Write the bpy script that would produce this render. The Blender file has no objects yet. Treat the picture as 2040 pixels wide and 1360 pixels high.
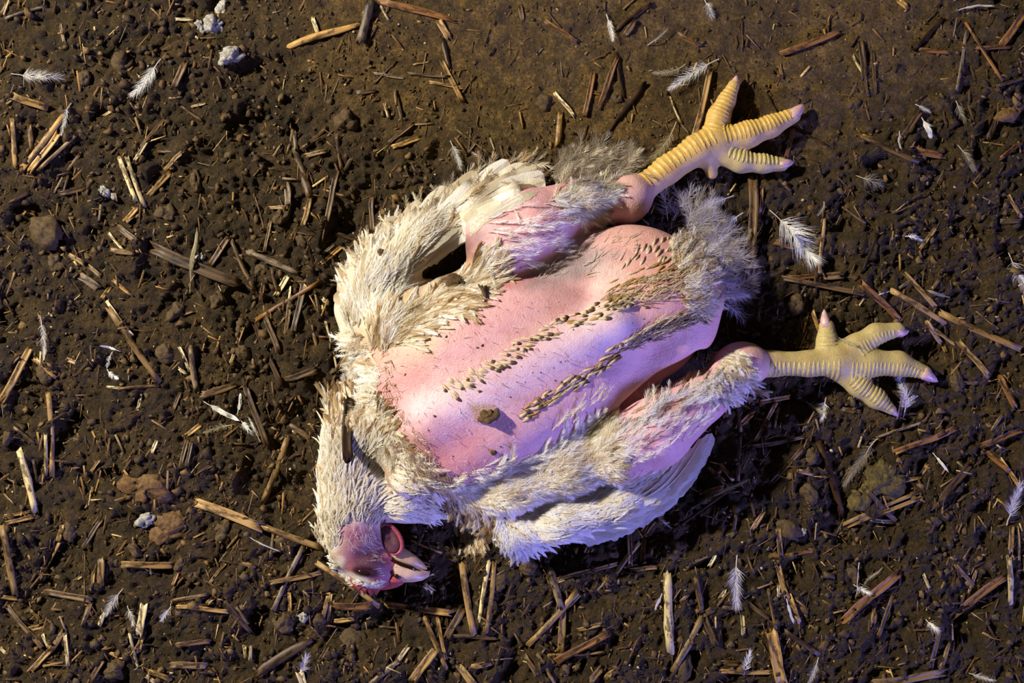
import bpy, math, random
import numpy as np
from mathutils import Vector, Matrix
from mathutils.bvhtree import BVHTree

random.seed(7)
rng = np.random.default_rng(11)
scene = bpy.context.scene
COL = scene.collection

# ------------------------------------------------------------------ camera, world, lights
CAM_H = 1.5                      # camera height above the earth floor (metres)
MPP = 0.0005                     # metres on the floor for one photograph pixel

def srgb(r, g, b):
    f = lambda c: (c / 255 / 12.92) if c <= 10 else (((c / 255) + 0.055) / 1.055) ** 2.4
    return (f(r), f(g), f(b))

cam_data = bpy.data.cameras.new('camera')
cam = bpy.data.objects.new('camera', cam_data)
COL.objects.link(cam)
cam.location = (0, 0, CAM_H)
cam_data.sensor_width = 36.0
cam_data.lens = 36.0 * CAM_H / (2040 * MPP)
cam_data.clip_start = 0.01
scene.camera = cam

world = bpy.data.worlds.new('world')
scene.world = world
world.use_nodes = True
world.node_tree.nodes['Background'].inputs[0].default_value = (0.70, 0.67, 0.66, 1)
world.node_tree.nodes['Background'].inputs[1].default_value = 0.05

def area_light(name, loc, target, size, energy, color):
    d = bpy.data.lights.new(name, 'AREA')
    d.shape = 'DISK'
    d.size = size
    d.energy = energy
    d.color = color
    o = bpy.data.objects.new(name, d)
    COL.objects.link(o)
    o.location = loc
    o.rotation_euler = (Vector(target) - Vector(loc)).to_track_quat('-Z', 'Y').to_euler()
    return o

# hand lamp held to the left of the bird, cool doorway light low on the right
area_light('hand_lamp', (-1.82, 0.95, 1.5), (0.0, 0, 0.0), 0.13, 122, (1.0, 0.92, 0.80))
area_light('doorway_light', (2.2, -1.9, 0.9), (0.0, 0, 0.05), 0.7, 120, (0.28, 0.28, 1.0))

scene.view_settings.view_transform = 'Standard'
scene.view_settings.look = 'None'
scene.view_settings.gamma = 1.0
scene.view_settings.use_curve_mapping = False
scene.view_settings.exposure = 0.0

# ------------------------------------------------------------------ helpers
def WX(px, z=0.0):
    return (np.asarray(px, float) - 1020.0) * MPP * (1 - np.asarray(z) / CAM_H)
def WY(py, z=0.0):
    return (680.0 - np.asarray(py, float)) * MPP * (1 - np.asarray(z) / CAM_H)
def W(px, py, z=0.0):
    return Vector((float(WX(px, z)), float(WY(py, z)), float(z)))

def mesh_np(name, verts, tris=None, quads=None, cols=None, smooth=True):
    me = bpy.data.meshes.new(name)
    verts = np.asarray(verts, np.float32)
    t = np.zeros((0, 3), np.int32) if tris is None else np.asarray(tris, np.int32).reshape(-1, 3)
    q = np.zeros((0, 4), np.int32) if quads is None else np.asarray(quads, np.int32).reshape(-1, 4)
    me.vertices.add(len(verts))
    me.vertices.foreach_set('co', verts.ravel())
    loops = np.concatenate([t.ravel(), q.ravel()])
    me.loops.add(len(loops))
    me.loops.foreach_set('vertex_index', loops)
    start = np.concatenate([np.arange(len(t)) * 3, len(t) * 3 + np.arange(len(q)) * 4]).astype(np.int32)
    me.polygons.add(len(start))
    me.polygons.foreach_set('loop_start', start)
    me.update(calc_edges=True)
    me.validate()
    if smooth:
        me.polygons.foreach_set('use_smooth', np.ones(len(me.polygons), bool))
    if cols is not None:
        a = me.color_attributes.new('Col', 'FLOAT_COLOR', 'POINT')
        c = np.ones((len(verts), 4), np.float32)
        c[:, :3] = cols
        a.data.foreach_set('color', c.ravel())
    return me

def add_obj(name, me, mat=None, parent=None, label=None, cat=None, group=None, kind=None):
    o = bpy.data.objects.new(name, me)
    COL.objects.link(o)
    if mat is not None and me is not None and len(me.materials) == 0:
        me.materials.append(mat)
    if parent is not None:
        o.parent = parent
    if label: o['label'] = label
    if cat: o['category'] = cat
    if group: o['group'] = group
    if kind: o['kind'] = kind
    return o

# value noise ---------------------------------------------------------------
_tab = rng.random((256, 256)).astype(np.float32)
def vnoise(x, y):
    xi = np.floor(x).astype(int); yi = np.floor(y).astype(int)
    fx = x - xi; fy = y - yi
    fx = fx * fx * fx * (fx * (fx * 6 - 15) + 10); fy = fy * fy * fy * (fy * (fy * 6 - 15) + 10)
    a = _tab[xi & 255, yi & 255]; b = _tab[(xi + 1) & 255, yi & 255]
    c = _tab[xi & 255, (yi + 1) & 255]; d = _tab[(xi + 1) & 255, (yi + 1) & 255]
    return (a * (1 - fx) + b * fx) * (1 - fy) + (c * (1 - fx) + d * fx) * fy
def fbm(x, y, scale, octv=4, gain=0.5, off=0.0):
    s = 0; amp = 1; tot = 0
    ca, sa = math.cos(0.6), math.sin(0.6)
    X = x / scale + off * 17.3; Y = y / scale + off * 9.7
    for i in range(octv):
        s = s + amp * (vnoise(X, Y) * 2 - 1); tot += amp
        amp *= gain
        X, Y = (X * ca - Y * sa) * 2.03 + 5.1, (X * sa + Y * ca) * 2.03 + 3.7
    return s / tot

def smooth01(e0, e1, x):
    t = np.clip((x - e0) / (e1 - e0), 0, 1)
    return t * t * (3 - 2 * t)

# node helpers ---------------------------------------------------------------
def new_mat(name):
    m = bpy.data.materials.new(name)
    m.use_nodes = True
    nt = m.node_tree
    b = nt.nodes['Principled BSDF']
    return m, nt, b
def node(nt, typ, **kw):
    n = nt.nodes.new(typ)
    for k, v in kw.items():
        setattr(n, k, v)
    return n
def lnk(nt, a, b):
    nt.links.new(a, b)
def noise_node(nt, scale, detail=4, rough=0.6, coord=None, mapscale=None):
    n = node(nt, 'ShaderNodeTexNoise')
    n.inputs['Scale'].default_value = scale
    n.inputs['Detail'].default_value = detail
    n.inputs['Roughness'].default_value = rough
    if coord is None:
        tc = node(nt, 'ShaderNodeTexCoord'); coord = tc.outputs['Object']
    if mapscale:
        mp = node(nt, 'ShaderNodeMapping'); mp.inputs['Scale'].default_value = mapscale
        lnk(nt, coord, mp.inputs['Vector']); coord = mp.outputs['Vector']
    lnk(nt, coord, n.inputs['Vector'])
    return n
def ramp(nt, fac, stops):
    r = node(nt, 'ShaderNodeValToRGB')
    el = r.color_ramp.elements
    while len(el) > 1: el.remove(el[-1])
    el[0].position = stops[0][0]; el[0].color = (*stops[0][1], 1)
    for p, c in stops[1:]:
        e = el.new(p); e.color = (*c, 1)
    lnk(nt, fac, r.inputs['Fac'])
    return r
def mixc(nt, a, b, fac, mode='MIX'):
    m = node(nt, 'ShaderNodeMix', data_type='RGBA', blend_type=mode)
    for s, v in ((m.inputs[6], a), (m.inputs[7], b), (m.inputs[0], fac)):
        if hasattr(v, 'is_output'): lnk(nt, v, s)
        elif isinstance(v, tuple): s.default_value = (*v, 1)
        else: s.default_value = v
    return m.outputs[2]
def bump(nt, b, height, strength, dist):
    n = node(nt, 'ShaderNodeBump')
    n.inputs['Strength'].default_value = strength
    n.inputs['Distance'].default_value = dist
    lnk(nt, height, n.inputs['Height'])
    lnk(nt, n.outputs[0], b.inputs['Normal'])
def attr_col(nt):
    a = node(nt, 'ShaderNodeAttribute'); a.attribute_name = 'Col'
    return a.outputs['Color']

# ------------------------------------------------------------------ materials
def mat_soil():
    m, nt, b = new_mat('earth')
    n1 = noise_node(nt, 60, 6, 0.7); n2 = noise_node(nt, 380, 6, 0.75)
    r1 = ramp(nt, n1.outputs['Fac'], [(0.3, srgb(42, 31, 18)), (0.5, srgb(74, 57, 33)), (0.7, srgb(104, 82, 50))])
    r2 = ramp(nt, n2.outputs['Fac'], [(0.32, (0.35, 0.34, 0.32)), (0.52, (1, 1, 1)), (0.66, (2.1, 2.0, 1.8)), (0.75, (3.2, 3.1, 2.9))])
    c = mixc(nt, r1.outputs[0], r2.outputs[0], 1.0, 'MULTIPLY')
    c = mixc(nt, c, attr_col(nt), 1.0, 'MULTIPLY')
    lnk(nt, c, b.inputs['Base Color'])
    b.inputs['Roughness'].default_value = 0.8
    b.inputs['Specular IOR Level'].default_value = 0.35
    mx = node(nt, 'ShaderNodeMath', operation='ADD'); lnk(nt, n1.outputs['Fac'], mx.inputs[0])
    lnk(nt, n2.outputs['Fac'], mx.inputs[1])
    bump(nt, b, mx.outputs[0], 1.0, 0.005)
    return m
def mat_crumb():
    m, nt, b = new_mat('soil_crumb')
    n = noise_node(nt, 600, 3, 0.7)
    r = ramp(nt, n.outputs['Fac'], [(0.3, (0.5, 0.48, 0.45)), (0.7, (1.5, 1.45, 1.35))])
    c = mixc(nt, r.outputs[0], attr_col(nt), 1.0, 'MULTIPLY')
    lnk(nt, c, b.inputs['Base Color'])
    b.inputs['Roughness'].default_value = 0.75
    b.inputs['Specular IOR Level'].default_value = 0.35
    bump(nt, b, n.outputs['Fac'], 0.6, 0.001)
    return m
def mat_straw(name, base, dark, spec=0.4, dirt=0.5):
    m, nt, b = new_mat(name)
    tc = node(nt, 'ShaderNodeTexCoord')
    n1 = noise_node(nt, 1, 3, 0.6, tc.outputs['Object'], (25, 900, 900))
    n2 = noise_node(nt, 1, 4, 0.65, tc.outputs['Object'], (70, 160, 160))
    oi = node(nt, 'ShaderNodeObjectInfo')
    mul = node(nt, 'ShaderNodeMath', operation='MULTIPLY_ADD')
    lnk(nt, oi.outputs['Random'], mul.inputs[0]); mul.inputs[1].default_value = 0.55; mul.inputs[2].default_value = 0.5
    r1 = ramp(nt, n1.outputs['Fac'], [(0.3, dark), (0.55, base), (0.8, tuple(min(1, x * 1.25) for x in base))])
    r2 = ramp(nt, n2.outputs['Fac'], [(0.47 - 0.12 * dirt, (0.2, 0.16, 0.12)), (0.44 + 0.16 * dirt, (1, 1, 1))])
    c = mixc(nt, r1.outputs[0], r2.outputs[0], 0.9, 'MULTIPLY')
    cv = node(nt, 'ShaderNodeVectorMath', operation='SCALE')
    lnk(nt, c, cv.inputs[0]); lnk(nt, mul.outputs[0], cv.inputs['Scale'])
    lnk(nt, cv.outputs[0], b.inputs['Base Color'])
    b.inputs['Roughness'].default_value = 0.5
    b.inputs['Specular IOR Level'].default_value = spec
    bump(nt, b, n1.outputs['Fac'], 0.5, 0.0006)
    return m
def mat_feather(name, transl=0.35):
    m, nt, b = new_mat(name)
    c = attr_col(nt)
    lnk(nt, c, b.inputs['Base Color'])
    b.inputs['Roughness'].default_value = 0.55
    b.inputs['Specular IOR Level'].default_value = 0.3
    t = node(nt, 'ShaderNodeBsdfTranslucent'); lnk(nt, c, t.inputs['Color'])
    mx = node(nt, 'ShaderNodeMixShader'); mx.inputs[0].default_value = transl
    lnk(nt, b.outputs[0], mx.inputs[1]); lnk(nt, t.outputs[0], mx.inputs[2])
    lnk(nt, mx.outputs[0], nt.nodes['Material Output'].inputs['Surface'])
    return m
def mat_skin():
    m, nt, b = new_mat('bare_skin')
    n1 = noise_node(nt, 45, 4, 0.6); n2 = noise_node(nt, 700, 2, 0.6); n3 = noise_node(nt, 170, 3, 0.6)
    r = ramp(nt, n1.outputs['Fac'], [(0.3, (0.86, 0.74, 0.74)), (0.5, (1, 1, 1)), (0.7, (1.06, 1.04, 1.03))])
    r3 = ramp(nt, n3.outputs['Fac'], [(0.3, (0.93, 0.80, 0.80)), (0.5, (1, 1, 1))])
    c = mixc(nt, attr_col(nt), r.outputs[0], 0.8, 'MULTIPLY')
    c = mixc(nt, c, r3.outputs[0], 0.8, 'MULTIPLY')
    lnk(nt, c, b.inputs['Base Color'])
    b.inputs['Roughness'].default_value = 0.47
    b.inputs['Specular IOR Level'].default_value = 0.42
    b.inputs['Subsurface Weight'].default_value = 0.12
    b.inputs['Subsurface Radius'].default_value = (0.006, 0.0025, 0.002)
    b.inputs['Subsurface Scale'].default_value = 0.5
    mx = node(nt, 'ShaderNodeMath', operation='ADD')
    lnk(nt, n2.outputs['Fac'], mx.inputs[0]); lnk(nt, n3.outputs['Fac'], mx.inputs[1])
    bump(nt, b, mx.outputs[0], 0.42, 0.0014)
    return m
def mat_simple(name, color, rough=0.5, spec=0.4, var=0.25, scale=200, bumpd=0.0006, sss=0.0, coat=0.0):
    m, nt, b = new_mat(name)
    n = noise_node(nt, scale, 4, 0.6)
    lo = tuple(x * (1 - var) for x in color); hi = tuple(min(1, x * (1 + var)) for x in color)
    r = ramp(nt, n.outputs['Fac'], [(0.3, lo), (0.7, hi)])
    lnk(nt, r.outputs[0], b.inputs['Base Color'])
    b.inputs['Roughness'].default_value = rough
    b.inputs['Specular IOR Level'].default_value = spec
    b.inputs['Coat Weight'].default_value = coat
    if sss:
        b.inputs['Subsurface Weight'].default_value = sss
        b.inputs['Subsurface Scale'].default_value = 0.002
    bump(nt, b, n.outputs['Fac'], 0.5, bumpd)
    return m

M = {}
M['soil'] = mat_soil(); M['crumb'] = mat_crumb(); M['skin'] = mat_skin()
M['feather'] = mat_feather('plumage', 0.4); M['loose'] = mat_feather('moulted_feather', 0.25)
M['scute'] = mat_simple('leg_scale', srgb(204, 166, 78), 0.45, 0.45, 0.22, 260)
M['scute2'] = mat_simple('pale_leg_scale', srgb(190, 172, 106), 0.5, 0.4, 0.22, 260)
M['claw'] = mat_simple('claw_horn', srgb(205, 165, 160), 0.4, 0.5, 0.2, 300, 0.0003)
M['beak_up'] = mat_simple('beak_horn', srgb(214, 178, 148), 0.4, 0.5, 0.18, 120, 0.0003)
M['beak_lo'] = mat_simple('lower_beak_horn', srgb(196, 160, 120), 0.4, 0.5, 0.22, 120, 0.0003)
M['comb'] = mat_simple('comb_flesh', srgb(176, 82, 76), 0.5, 0.4, 0.4, 260, 0.0015)
M['wattle_in'] = mat_simple('wattle_dark', srgb(88, 50, 60), 0.5, 0.4, 0.25, 300)
M['wattle_rim'] = mat_simple('wattle_rim', srgb(148, 62, 74), 0.45, 0.4, 0.25, 300)
M['eye'] = mat_simple('eye_dark', srgb(40, 18, 16), 0.12, 0.6, 0.3, 300, 0.0001)
M['mud'] = mat_simple('caked_mud', srgb(84, 64, 38), 0.85, 0.3, 0.5, 500, 0.002)
M['chalk'] = mat_simple('chalky_dropping', srgb(150, 146, 136), 0.8, 0.3, 0.6, 330, 0.003)
M['mustard'] = mat_simple('mustard_dropping', srgb(98, 70, 32), 0.7, 0.4, 0.6, 260, 0.004)
M['moss'] = mat_simple('olive_dropping', srgb(84, 72, 36), 0.8, 0.3, 0.6, 260, 0.004)
M['clod'] = mat_simple('dirt_clod', srgb(76, 60, 38), 0.8, 0.3, 0.45, 260, 0.003)
STRAW = {
 'g': mat_straw('golden_straw', srgb(186, 146, 78), srgb(118, 84, 40)),
 't': mat_straw('tan_straw', srgb(172, 138, 84), srgb(104, 76, 42)),
 'c': mat_straw('cream_straw', srgb(236, 216, 160), srgb(180, 148, 88), 0.5, 0.25),
 'b': mat_straw('brown_straw', srgb(112, 84, 50), srgb(60, 43, 25)),
 'o': mat_straw('rusty_straw', srgb(138, 94, 46), srgb(80, 52, 24)),
 'k': mat_straw('dark_straw', srgb(72, 50, 30), srgb(34, 22, 13), 0.12),
 'y': mat_straw('grey_straw', srgb(140, 120, 94), srgb(78, 62, 46)),
}
STRAW_WORD = {'g': 'golden', 't': 'tan', 'c': 'pale cream', 'b': 'brown', 'o': 'rusty', 'k': 'dark brown', 'y': 'greyish'}
# ------------------------------------------------------------------ earth floor
def rough_mask(px, py):
    # lumpy littered earth everywhere but the trodden patch along the top
    m = 1 - smooth01(1.0, 0.35, ((px - 1250) / 850) ** 2 + ((py - 60) / 330) ** 2) * 0.85
    return m
def terrain_raw(x, y):
    px = 1020 + x / MPP; py = 680 - y / MPP
    rm = rough_mask(px, py)
    h = 0.0055 * fbm(x, y, 0.16, 3, 0.5, 1)
    lump = fbm(x, y, 0.034, 4, 0.55, 2)
    crumb = 1 - np.abs(fbm(x, y, 0.011, 3, 0.6, 3)) * 2.2
    fine = fbm(x, y, 0.0055, 2, 0.6, 4)
    h = h + rm * (0.0105 * lump + 0.0038 * crumb) + (0.0012 + 0.0008 * rm) * fine + (1 - rm) * 0.0022 * fbm(x, y, 0.02, 3, 0.6, 5)
    # pits
    h = h - rm * 0.009 * smooth01(0.2, 0.55, fbm(x, y, 0.045, 2, 0.5, 6))
    # pressed down under the bird
    d = ((px - 1080) / 430) ** 2 + ((py - 720) / 360) ** 2
    w = smooth01(1.1, 0.6, d)
    return h * (1 - 0.8 * w) - 0.003 * w

def axis(lo, hi, step, far):
    core = np.arange(lo, hi + 1e-9, step)
    ext = []
    s = step * 1.5; p = hi
    while p < far:
        s *= 1.12; p += s; ext.append(p)
    ext = np.array(ext)
    return np.concatenate([(lo - (ext - hi))[::-1], core, ext])
tx = axis(-0.57, 0.57, 0.00225, 1.6); ty = axis(-0.40, 0.40, 0.00225, 1.3)
TX, TY = np.meshgrid(tx, ty, indexing='ij')
TZ = terrain_raw(TX, TY)
nx_, ny_ = TX.shape
idx = np.arange(nx_ * ny_).reshape(nx_, ny_)
q = np.stack([idx[:-1, :-1], idx[1:, :-1], idx[1:, 1:], idx[:-1, 1:]], -1).reshape(-1, 4)
gx = 1020 + TX / MPP; gy = 680 - TY / MPP
tone = 0.95 + 0.35 * fbm(TX, TY, 0.07, 4, 0.6, 8)
tone = tone * (0.82 + 1.0 * (1 - rough_mask(gx, gy)))
tc_ = np.stack([tone * 1.0, tone * (0.98 + 0.03 * fbm(TX, TY, 0.1, 2, 0.5, 9)), tone * (0.64 + 0.1 * fbm(TX, TY, 0.12, 2, 0.5, 10))], -1).reshape(-1, 3)
floor = add_obj('floor', mesh_np('floor', np.stack([TX, TY, TZ], -1).reshape(-1, 3), quads=q, cols=tc_), M['soil'],
                kind='structure', label='trampled dark brown earth floor strewn with litter')
def ground_z(x, y):
    return terrain_raw(np.asarray(x, float), np.asarray(y, float))

# ------------------------------------------------------------------ the hen's body as one distance field
VOX = 0.0019
bx0, bx1 = float(WX(610)), float(WX(1890)); by0, by1 = float(WY(1215)), float(WY(130))
gxs = np.arange(bx0, bx1, VOX); gys = np.arange(by0, by1, VOX); gzs = np.arange(-0.012, 0.15, VOX)
F = np.full((len(gxs), len(gys), len(gzs)), 0.2, np.float32)
PRIMS = []          # (kind, data, colour) kept for colouring

PINK = np.array(srgb(216, 166, 168)); PALE = np.array(srgb(230, 200, 204)); CREAM = np.array(srgb(226, 214, 188))
GREYSK = np.array(srgb(188, 164, 160)); YEL = np.array(srgb(192, 160, 98)); YEL2 = np.array(srgb(186, 168, 112))
RED = np.array(srgb(196, 96, 92)); MAUVE = np.array(srgb(146, 84, 102)); TAN = np.array(srgb(178, 150, 110))
HOCK = np.array(srgb(214, 172, 164)); WHITE = np.array(srgb(238, 232, 218)); BELLY = np.array(srgb(220, 168, 158))

def sd_cone(X, Y, Z, a, b, ra, rb):
    pa = (X - a[0], Y - a[1], Z - a[2]); ba = b - a
    h = np.clip((pa[0] * ba[0] + pa[1] * ba[1] + pa[2] * ba[2]) / max(ba.dot(ba), 1e-12), 0, 1)
    return np.sqrt((pa[0] - ba[0] * h) ** 2 + (pa[1] - ba[1] * h) ** 2 + (pa[2] - ba[2] * h) ** 2) - (ra + (rb - ra) * h)
def sd_ell(X, Y, Z, c, r, ang, tilt):
    ca, sa = math.cos(ang), math.sin(ang)
    x = (X - c[0]) * ca + (Y - c[1]) * sa; y = -(X - c[0]) * sa + (Y - c[1]) * ca; z = Z - c[2]
    ct, st = math.cos(tilt), math.sin(tilt)
    x, z = x * ct + z * st, -x * st + z * ct
    k0 = np.sqrt((x / r[0]) ** 2 + (y / r[1]) ** 2 + (z / r[2]) ** 2)
    k1 = np.sqrt((x / r[0] ** 2) ** 2 + (y / r[1] ** 2) ** 2 + (z / r[2] ** 2) ** 2)
    return k0 * (k0 - 1) / np.maximum(k1, 1e-6)
def eval_prim(p, X, Y, Z):
    return sd_cone(X, Y, Z, *p[1]) if p[0] == 'c' else sd_ell(X, Y, Z, *p[1])
def put(p, lo, hi, k, sub=False):
    m = k + 0.012
    i0, i1 = np.searchsorted(gxs, [lo[0] - m, hi[0] + m]); j0, j1 = np.searchsorted(gys, [lo[1] - m, hi[1] + m])
    l0, l1 = np.searchsorted(gzs, [lo[2] - m, hi[2] + m])
    X = gxs[i0:i1, None, None]; Y = gys[None, j0:j1, None]; Z = gzs[None, None, l0:l1]
    d = eval_prim(p, X, Y, Z).astype(np.float32)
    f = F[i0:i1, j0:j1, l0:l1]
    if sub:
        h = np.clip(0.5 - 0.5 * (f + d) / k, 0, 1)
        F[i0:i1, j0:j1, l0:l1] = f * (1 - h) - d * h + k * h * (1 - h)
    else:
        h = np.clip(0.5 + 0.5 * (d - f) / k, 0, 1)
        F[i0:i1, j0:j1, l0:l1] = d * (1 - h) + f * h - k * h * (1 - h)
        PRIMS.append(p)
def cone(a, b, ra, rb, col, k=0.01, sub=False):
    A, B = W(a[0], a[1], a[2] / 1000), W(b[0], b[1], b[2] / 1000)
    ra /= 1000; rb /= 1000; R = max(ra, rb)
    lo = [min(A[i], B[i]) - R for i in range(3)]; hi = [max(A[i], B[i]) + R for i in range(3)]
    put(('c', (A, B, ra, rb), col), lo, hi, k, sub)
def chain(pts, col, k=0.008):
    for p, q_ in zip(pts[:-1], pts[1:]):
        cone(p[:3], q_[:3], p[3], q_[3], col, k)
def ell(c, r, ang, col, k=0.015, tilt=0, sub=False):
    C = W(c[0], c[1], c[2] / 1000); r = [v / 1000 for v in r]; R = max(r)
    put(('e', (C, r, math.radians(ang), math.radians(tilt)), col), [C[i] - R for i in range(3)], [C[i] + R for i in range(3)], k, sub)

# trunk, lying on its back, head end lower left, vent upper right
ell((1050, 735, 46), (150, 100, 48), 28, PINK, 0.01)
ell((965, 698, 70), (112, 62, 42), 21, PINK, 0.006)            # upper breast muscle
ell((1025, 815, 64), (140, 50, 43), 31, PINK, 0.008)           # lower breast muscle
ell((855, 812, 50), (52, 76, 42), 30, PINK, 0.02)              # crop end
cone((860, 832, 92), (1215, 640, 91), 22, 18, PALE, 0.024)     # keel
ell((1275, 580, 46), (74, 62, 44), -25, BELLY, 0.006)          # belly
ell((1150, 545, 44), (62, 40, 32), 15, GREYSK, 0.008)           # thin grey belly skin beside thigh
cone((1240, 640, 66), (1370, 575, 58), 30, 24, BELLY, 0.02)    # ridge to the vent
cone((1350, 575, 46), (1395, 590, 44), 30, 22, BELLY, 0.015)
cone((1060, 852, 34), (1340, 682, 37), 32, 29, PINK, 0.014)    # flank
cone((1330, 684, 37), (1372, 648, 40), 29, 26, PINK, 0.018)
# upper leg
chain([(1005, 490, 58, 40), (1060, 455, 56, 38), (1150, 412, 44, 26), (1235, 402, 30, 19)], PINK, 0.005)
cone((1000, 540, 50), (960, 470, 44), 26, 22, PINK, 0.015)
ell((1250, 398, 28), (27, 23, 22), 40, HOCK, 0.007)
chain([(1262, 390, 22.3, 13.3), (1330, 338, 18.6, 13.3), (1390, 298, 16.7, 14.6), (1425, 282, 14.9, 14.6)], YEL, 0.006)
chain([(1415, 280, 14, 11.2), (1432, 232, 12.1, 10.8), (1447, 202, 10.2, 8.17), (1462, 170, 8.37, 6.02)], YEL, 0.006)
chain([(1425, 283, 14, 12), (1490, 268, 13, 12.5), (1535, 252, 11.2, 10.3), (1580, 230, 9.3, 7.74)], YEL, 0.006)
chain([(1420, 300, 13, 11.2), (1475, 322, 11.2, 10.3), (1520, 326, 9.3, 8.6), (1558, 327, 8.37, 6.88)], YEL2, 0.006)
cone((1410, 318, 14), (1418, 345, 9), 9, 6, YEL, 0.006)
# lower leg
chain([(1232, 888, 50, 36), (1300, 855, 50, 38), (1395, 785, 40, 28), (1470, 732, 30, 20)], PINK, 0.005)
ell((1478, 728, 28), (27, 23, 21), 10, HOCK, 0.01)
chain([(1490, 724, 23.2, 14.6), (1540, 724, 19.5, 12), (1610, 724, 16.7, 12), (1665, 720, 14.9, 14.6)], YEL2, 0.006)
chain([(1650, 712, 13, 12.9), (1648, 680, 12.1, 9.89), (1647, 650, 11.2, 7.74)], YEL2, 0.006)
chain([(1665, 712, 14, 12.9), (1705, 690, 13, 11.6), (1745, 665, 12.1, 9.89), (1788, 656, 11.2, 7.31)], YEL2, 0.006)
chain([(1670, 722, 14, 14.6), (1730, 722, 13, 13.3), (1790, 724, 11.2, 11.6), (1842, 741, 10.2, 6.88)], YEL2, 0.006)
chain([(1670, 735, 12.1, 11.2), (1710, 768, 11.2, 10.3), (1745, 793, 9.3, 9.46), (1776, 816, 7.44, 5.16)], YEL2, 0.006)
# wings (all under plumage)
chain([(880, 590, 56, 24), (790, 640, 56, 32), (735, 665, 46, 26)], CREAM, 0.014)       # upper arm
chain([(895, 590, 58, 22), (965, 545, 56, 18)], CREAM, 0.010)
chain([(715, 615, 48, 24), (765, 552, 54, 25), (850, 465, 44, 19), (940, 405, 34, 15), (1020, 372, 26, 10)], CREAM, 0.012)
chain([(905, 965, 40, 26), (1010, 965, 44, 28), (1130, 915, 46, 30), (1190, 890, 44, 26)], CREAM, 0.014)
chain([(1025, 1055, 34, 18), (1110, 1035, 36, 21), (1230, 1000, 34, 19), (1320, 945, 28, 12)], CREAM, 0.012)
cone((960, 990, 34), (1025, 1050, 32), 22, 18, CREAM, 0.014)
# neck and head
chain([(800, 865, 48, 34), (735, 850, 40, 30), (698, 870, 34, 26), (690, 940, 33, 26), (698, 1010, 34, 28), (704, 1058, 34, 28)], CREAM, 0.014)
chain([(740, 960, 30, 22), (800, 995, 26, 20), (850, 1020, 20, 12)], CREAM, 0.014)
ell((716, 1088, 32), (31, 27, 27), -38, MAUVE, 0.009)
ell((741, 1130, 34), (25, 20, 20), -18, MAUVE, 0.008)
ell((734, 1122, 48), (17, 13, 12), -15, MAUVE, 0.004)         # swollen eyelids
ell((684, 1084, 46), (7, 7, 8), 0, WHITE, 0.004)              # ear lobe
ell((703, 1056, 52), (17, 20, 12), 30, MAUVE, 0.008)
cone((762, 1112, 36), (782, 1124, 35), 12, 9, RED, 0.006)
# eye slit
cone((712, 1138, 60), (745, 1141, 60), 3.6, 3.0, MAUVE, 0.003, sub=True)
cone((835, 575, 62), (945, 478, 52), 10, 17, TAN, 0.006, sub=True)
cone((880, 535, 40), (945, 478, 30), 12, 16, TAN, 0.006, sub=True)
cone((1235, 802, 60), (1385, 724, 50), 9, 14, TAN, 0.008, sub=True)
cone((1290, 772, 40), (1395, 716, 34), 9, 14, TAN, 0.008, sub=True)
# keep it above the ground
F = np.maximum(F, -(gzs[None, None, :] - 0.0005)).astype(np.float32)

def surface_nets(F):
    s = F < 0
    c = np.zeros(tuple(n - 1 for n in F.shape), np.uint8)
    corners = [(i, j, k) for i in (0, 1) for j in (0, 1) for k in (0, 1)]
    n0, n1, n2 = c.shape
    for i, j, k in corners: c += s[i:i + n0, j:j + n1, k:k + n2]
    act = (c > 0) & (c < 8)
    I, J, K = np.nonzero(act)
    vid = np.full(c.shape, -1, np.int32); vid[I, J, K] = np.arange(len(I))
    val = {o: F[I + o[0], J + o[1], K + o[2]] for o in corners}
    acc = np.zeros((len(I), 3)); cnt = np.zeros(len(I))
    for a in corners:
        for ax in range(3):
            if a[ax] == 0:
                b = list(a); b[ax] = 1; b = tuple(b)
                va, vb = val[a], val[b]
                cr = (va < 0) != (vb < 0)
                t = np.where(cr, va / np.where(cr, va - vb, 1), 0)
                p = np.zeros((len(I), 3)) + np.array(a); p[:, ax] = t
                acc[cr] += p[cr]; cnt[cr] += 1
    off = acc / np.maximum(cnt, 1)[:, None]
    V = np.stack([gxs[I] + off[:, 0] * VOX, gys[J] + off[:, 1] * VOX, gzs[K] + off[:, 2] * VOX], -1)
    quads = []
    for ax in range(3):
        u, v = (ax + 1) % 3, (ax + 2) % 3
        sl0 = [slice(None)] * 3; sl1 = [slice(None)] * 3
        sl0[ax] = slice(0, -1); sl1[ax] = slice(1, None)
        a, b = s[tuple(sl0)], s[tuple(sl1)]
        pts = np.argwhere(a != b)
        ok = (pts[:, u] > 0) & (pts[:, v] > 0) & (pts[:, u] < c.shape[u]) & (pts[:, v] < c.shape[v]) & (pts[:, ax] < c.shape[ax])
        pts = pts[ok]
        flip = a[tuple(pts.T)]
        def g(du, dv):
            r = pts.copy(); r[:, u] += du; r[:, v] += dv
            return vid[tuple(r.T)]
        qd = np.stack([g(-1, -1), g(0, -1), g(0, 0), g(-1, 0)], -1)
        qd[~flip] = qd[~flip][:, ::-1]
        quads.append(qd[(qd >= 0).all(1)])
    return V, np.concatenate(quads)

BV, BQ = surface_nets(F)
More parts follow.
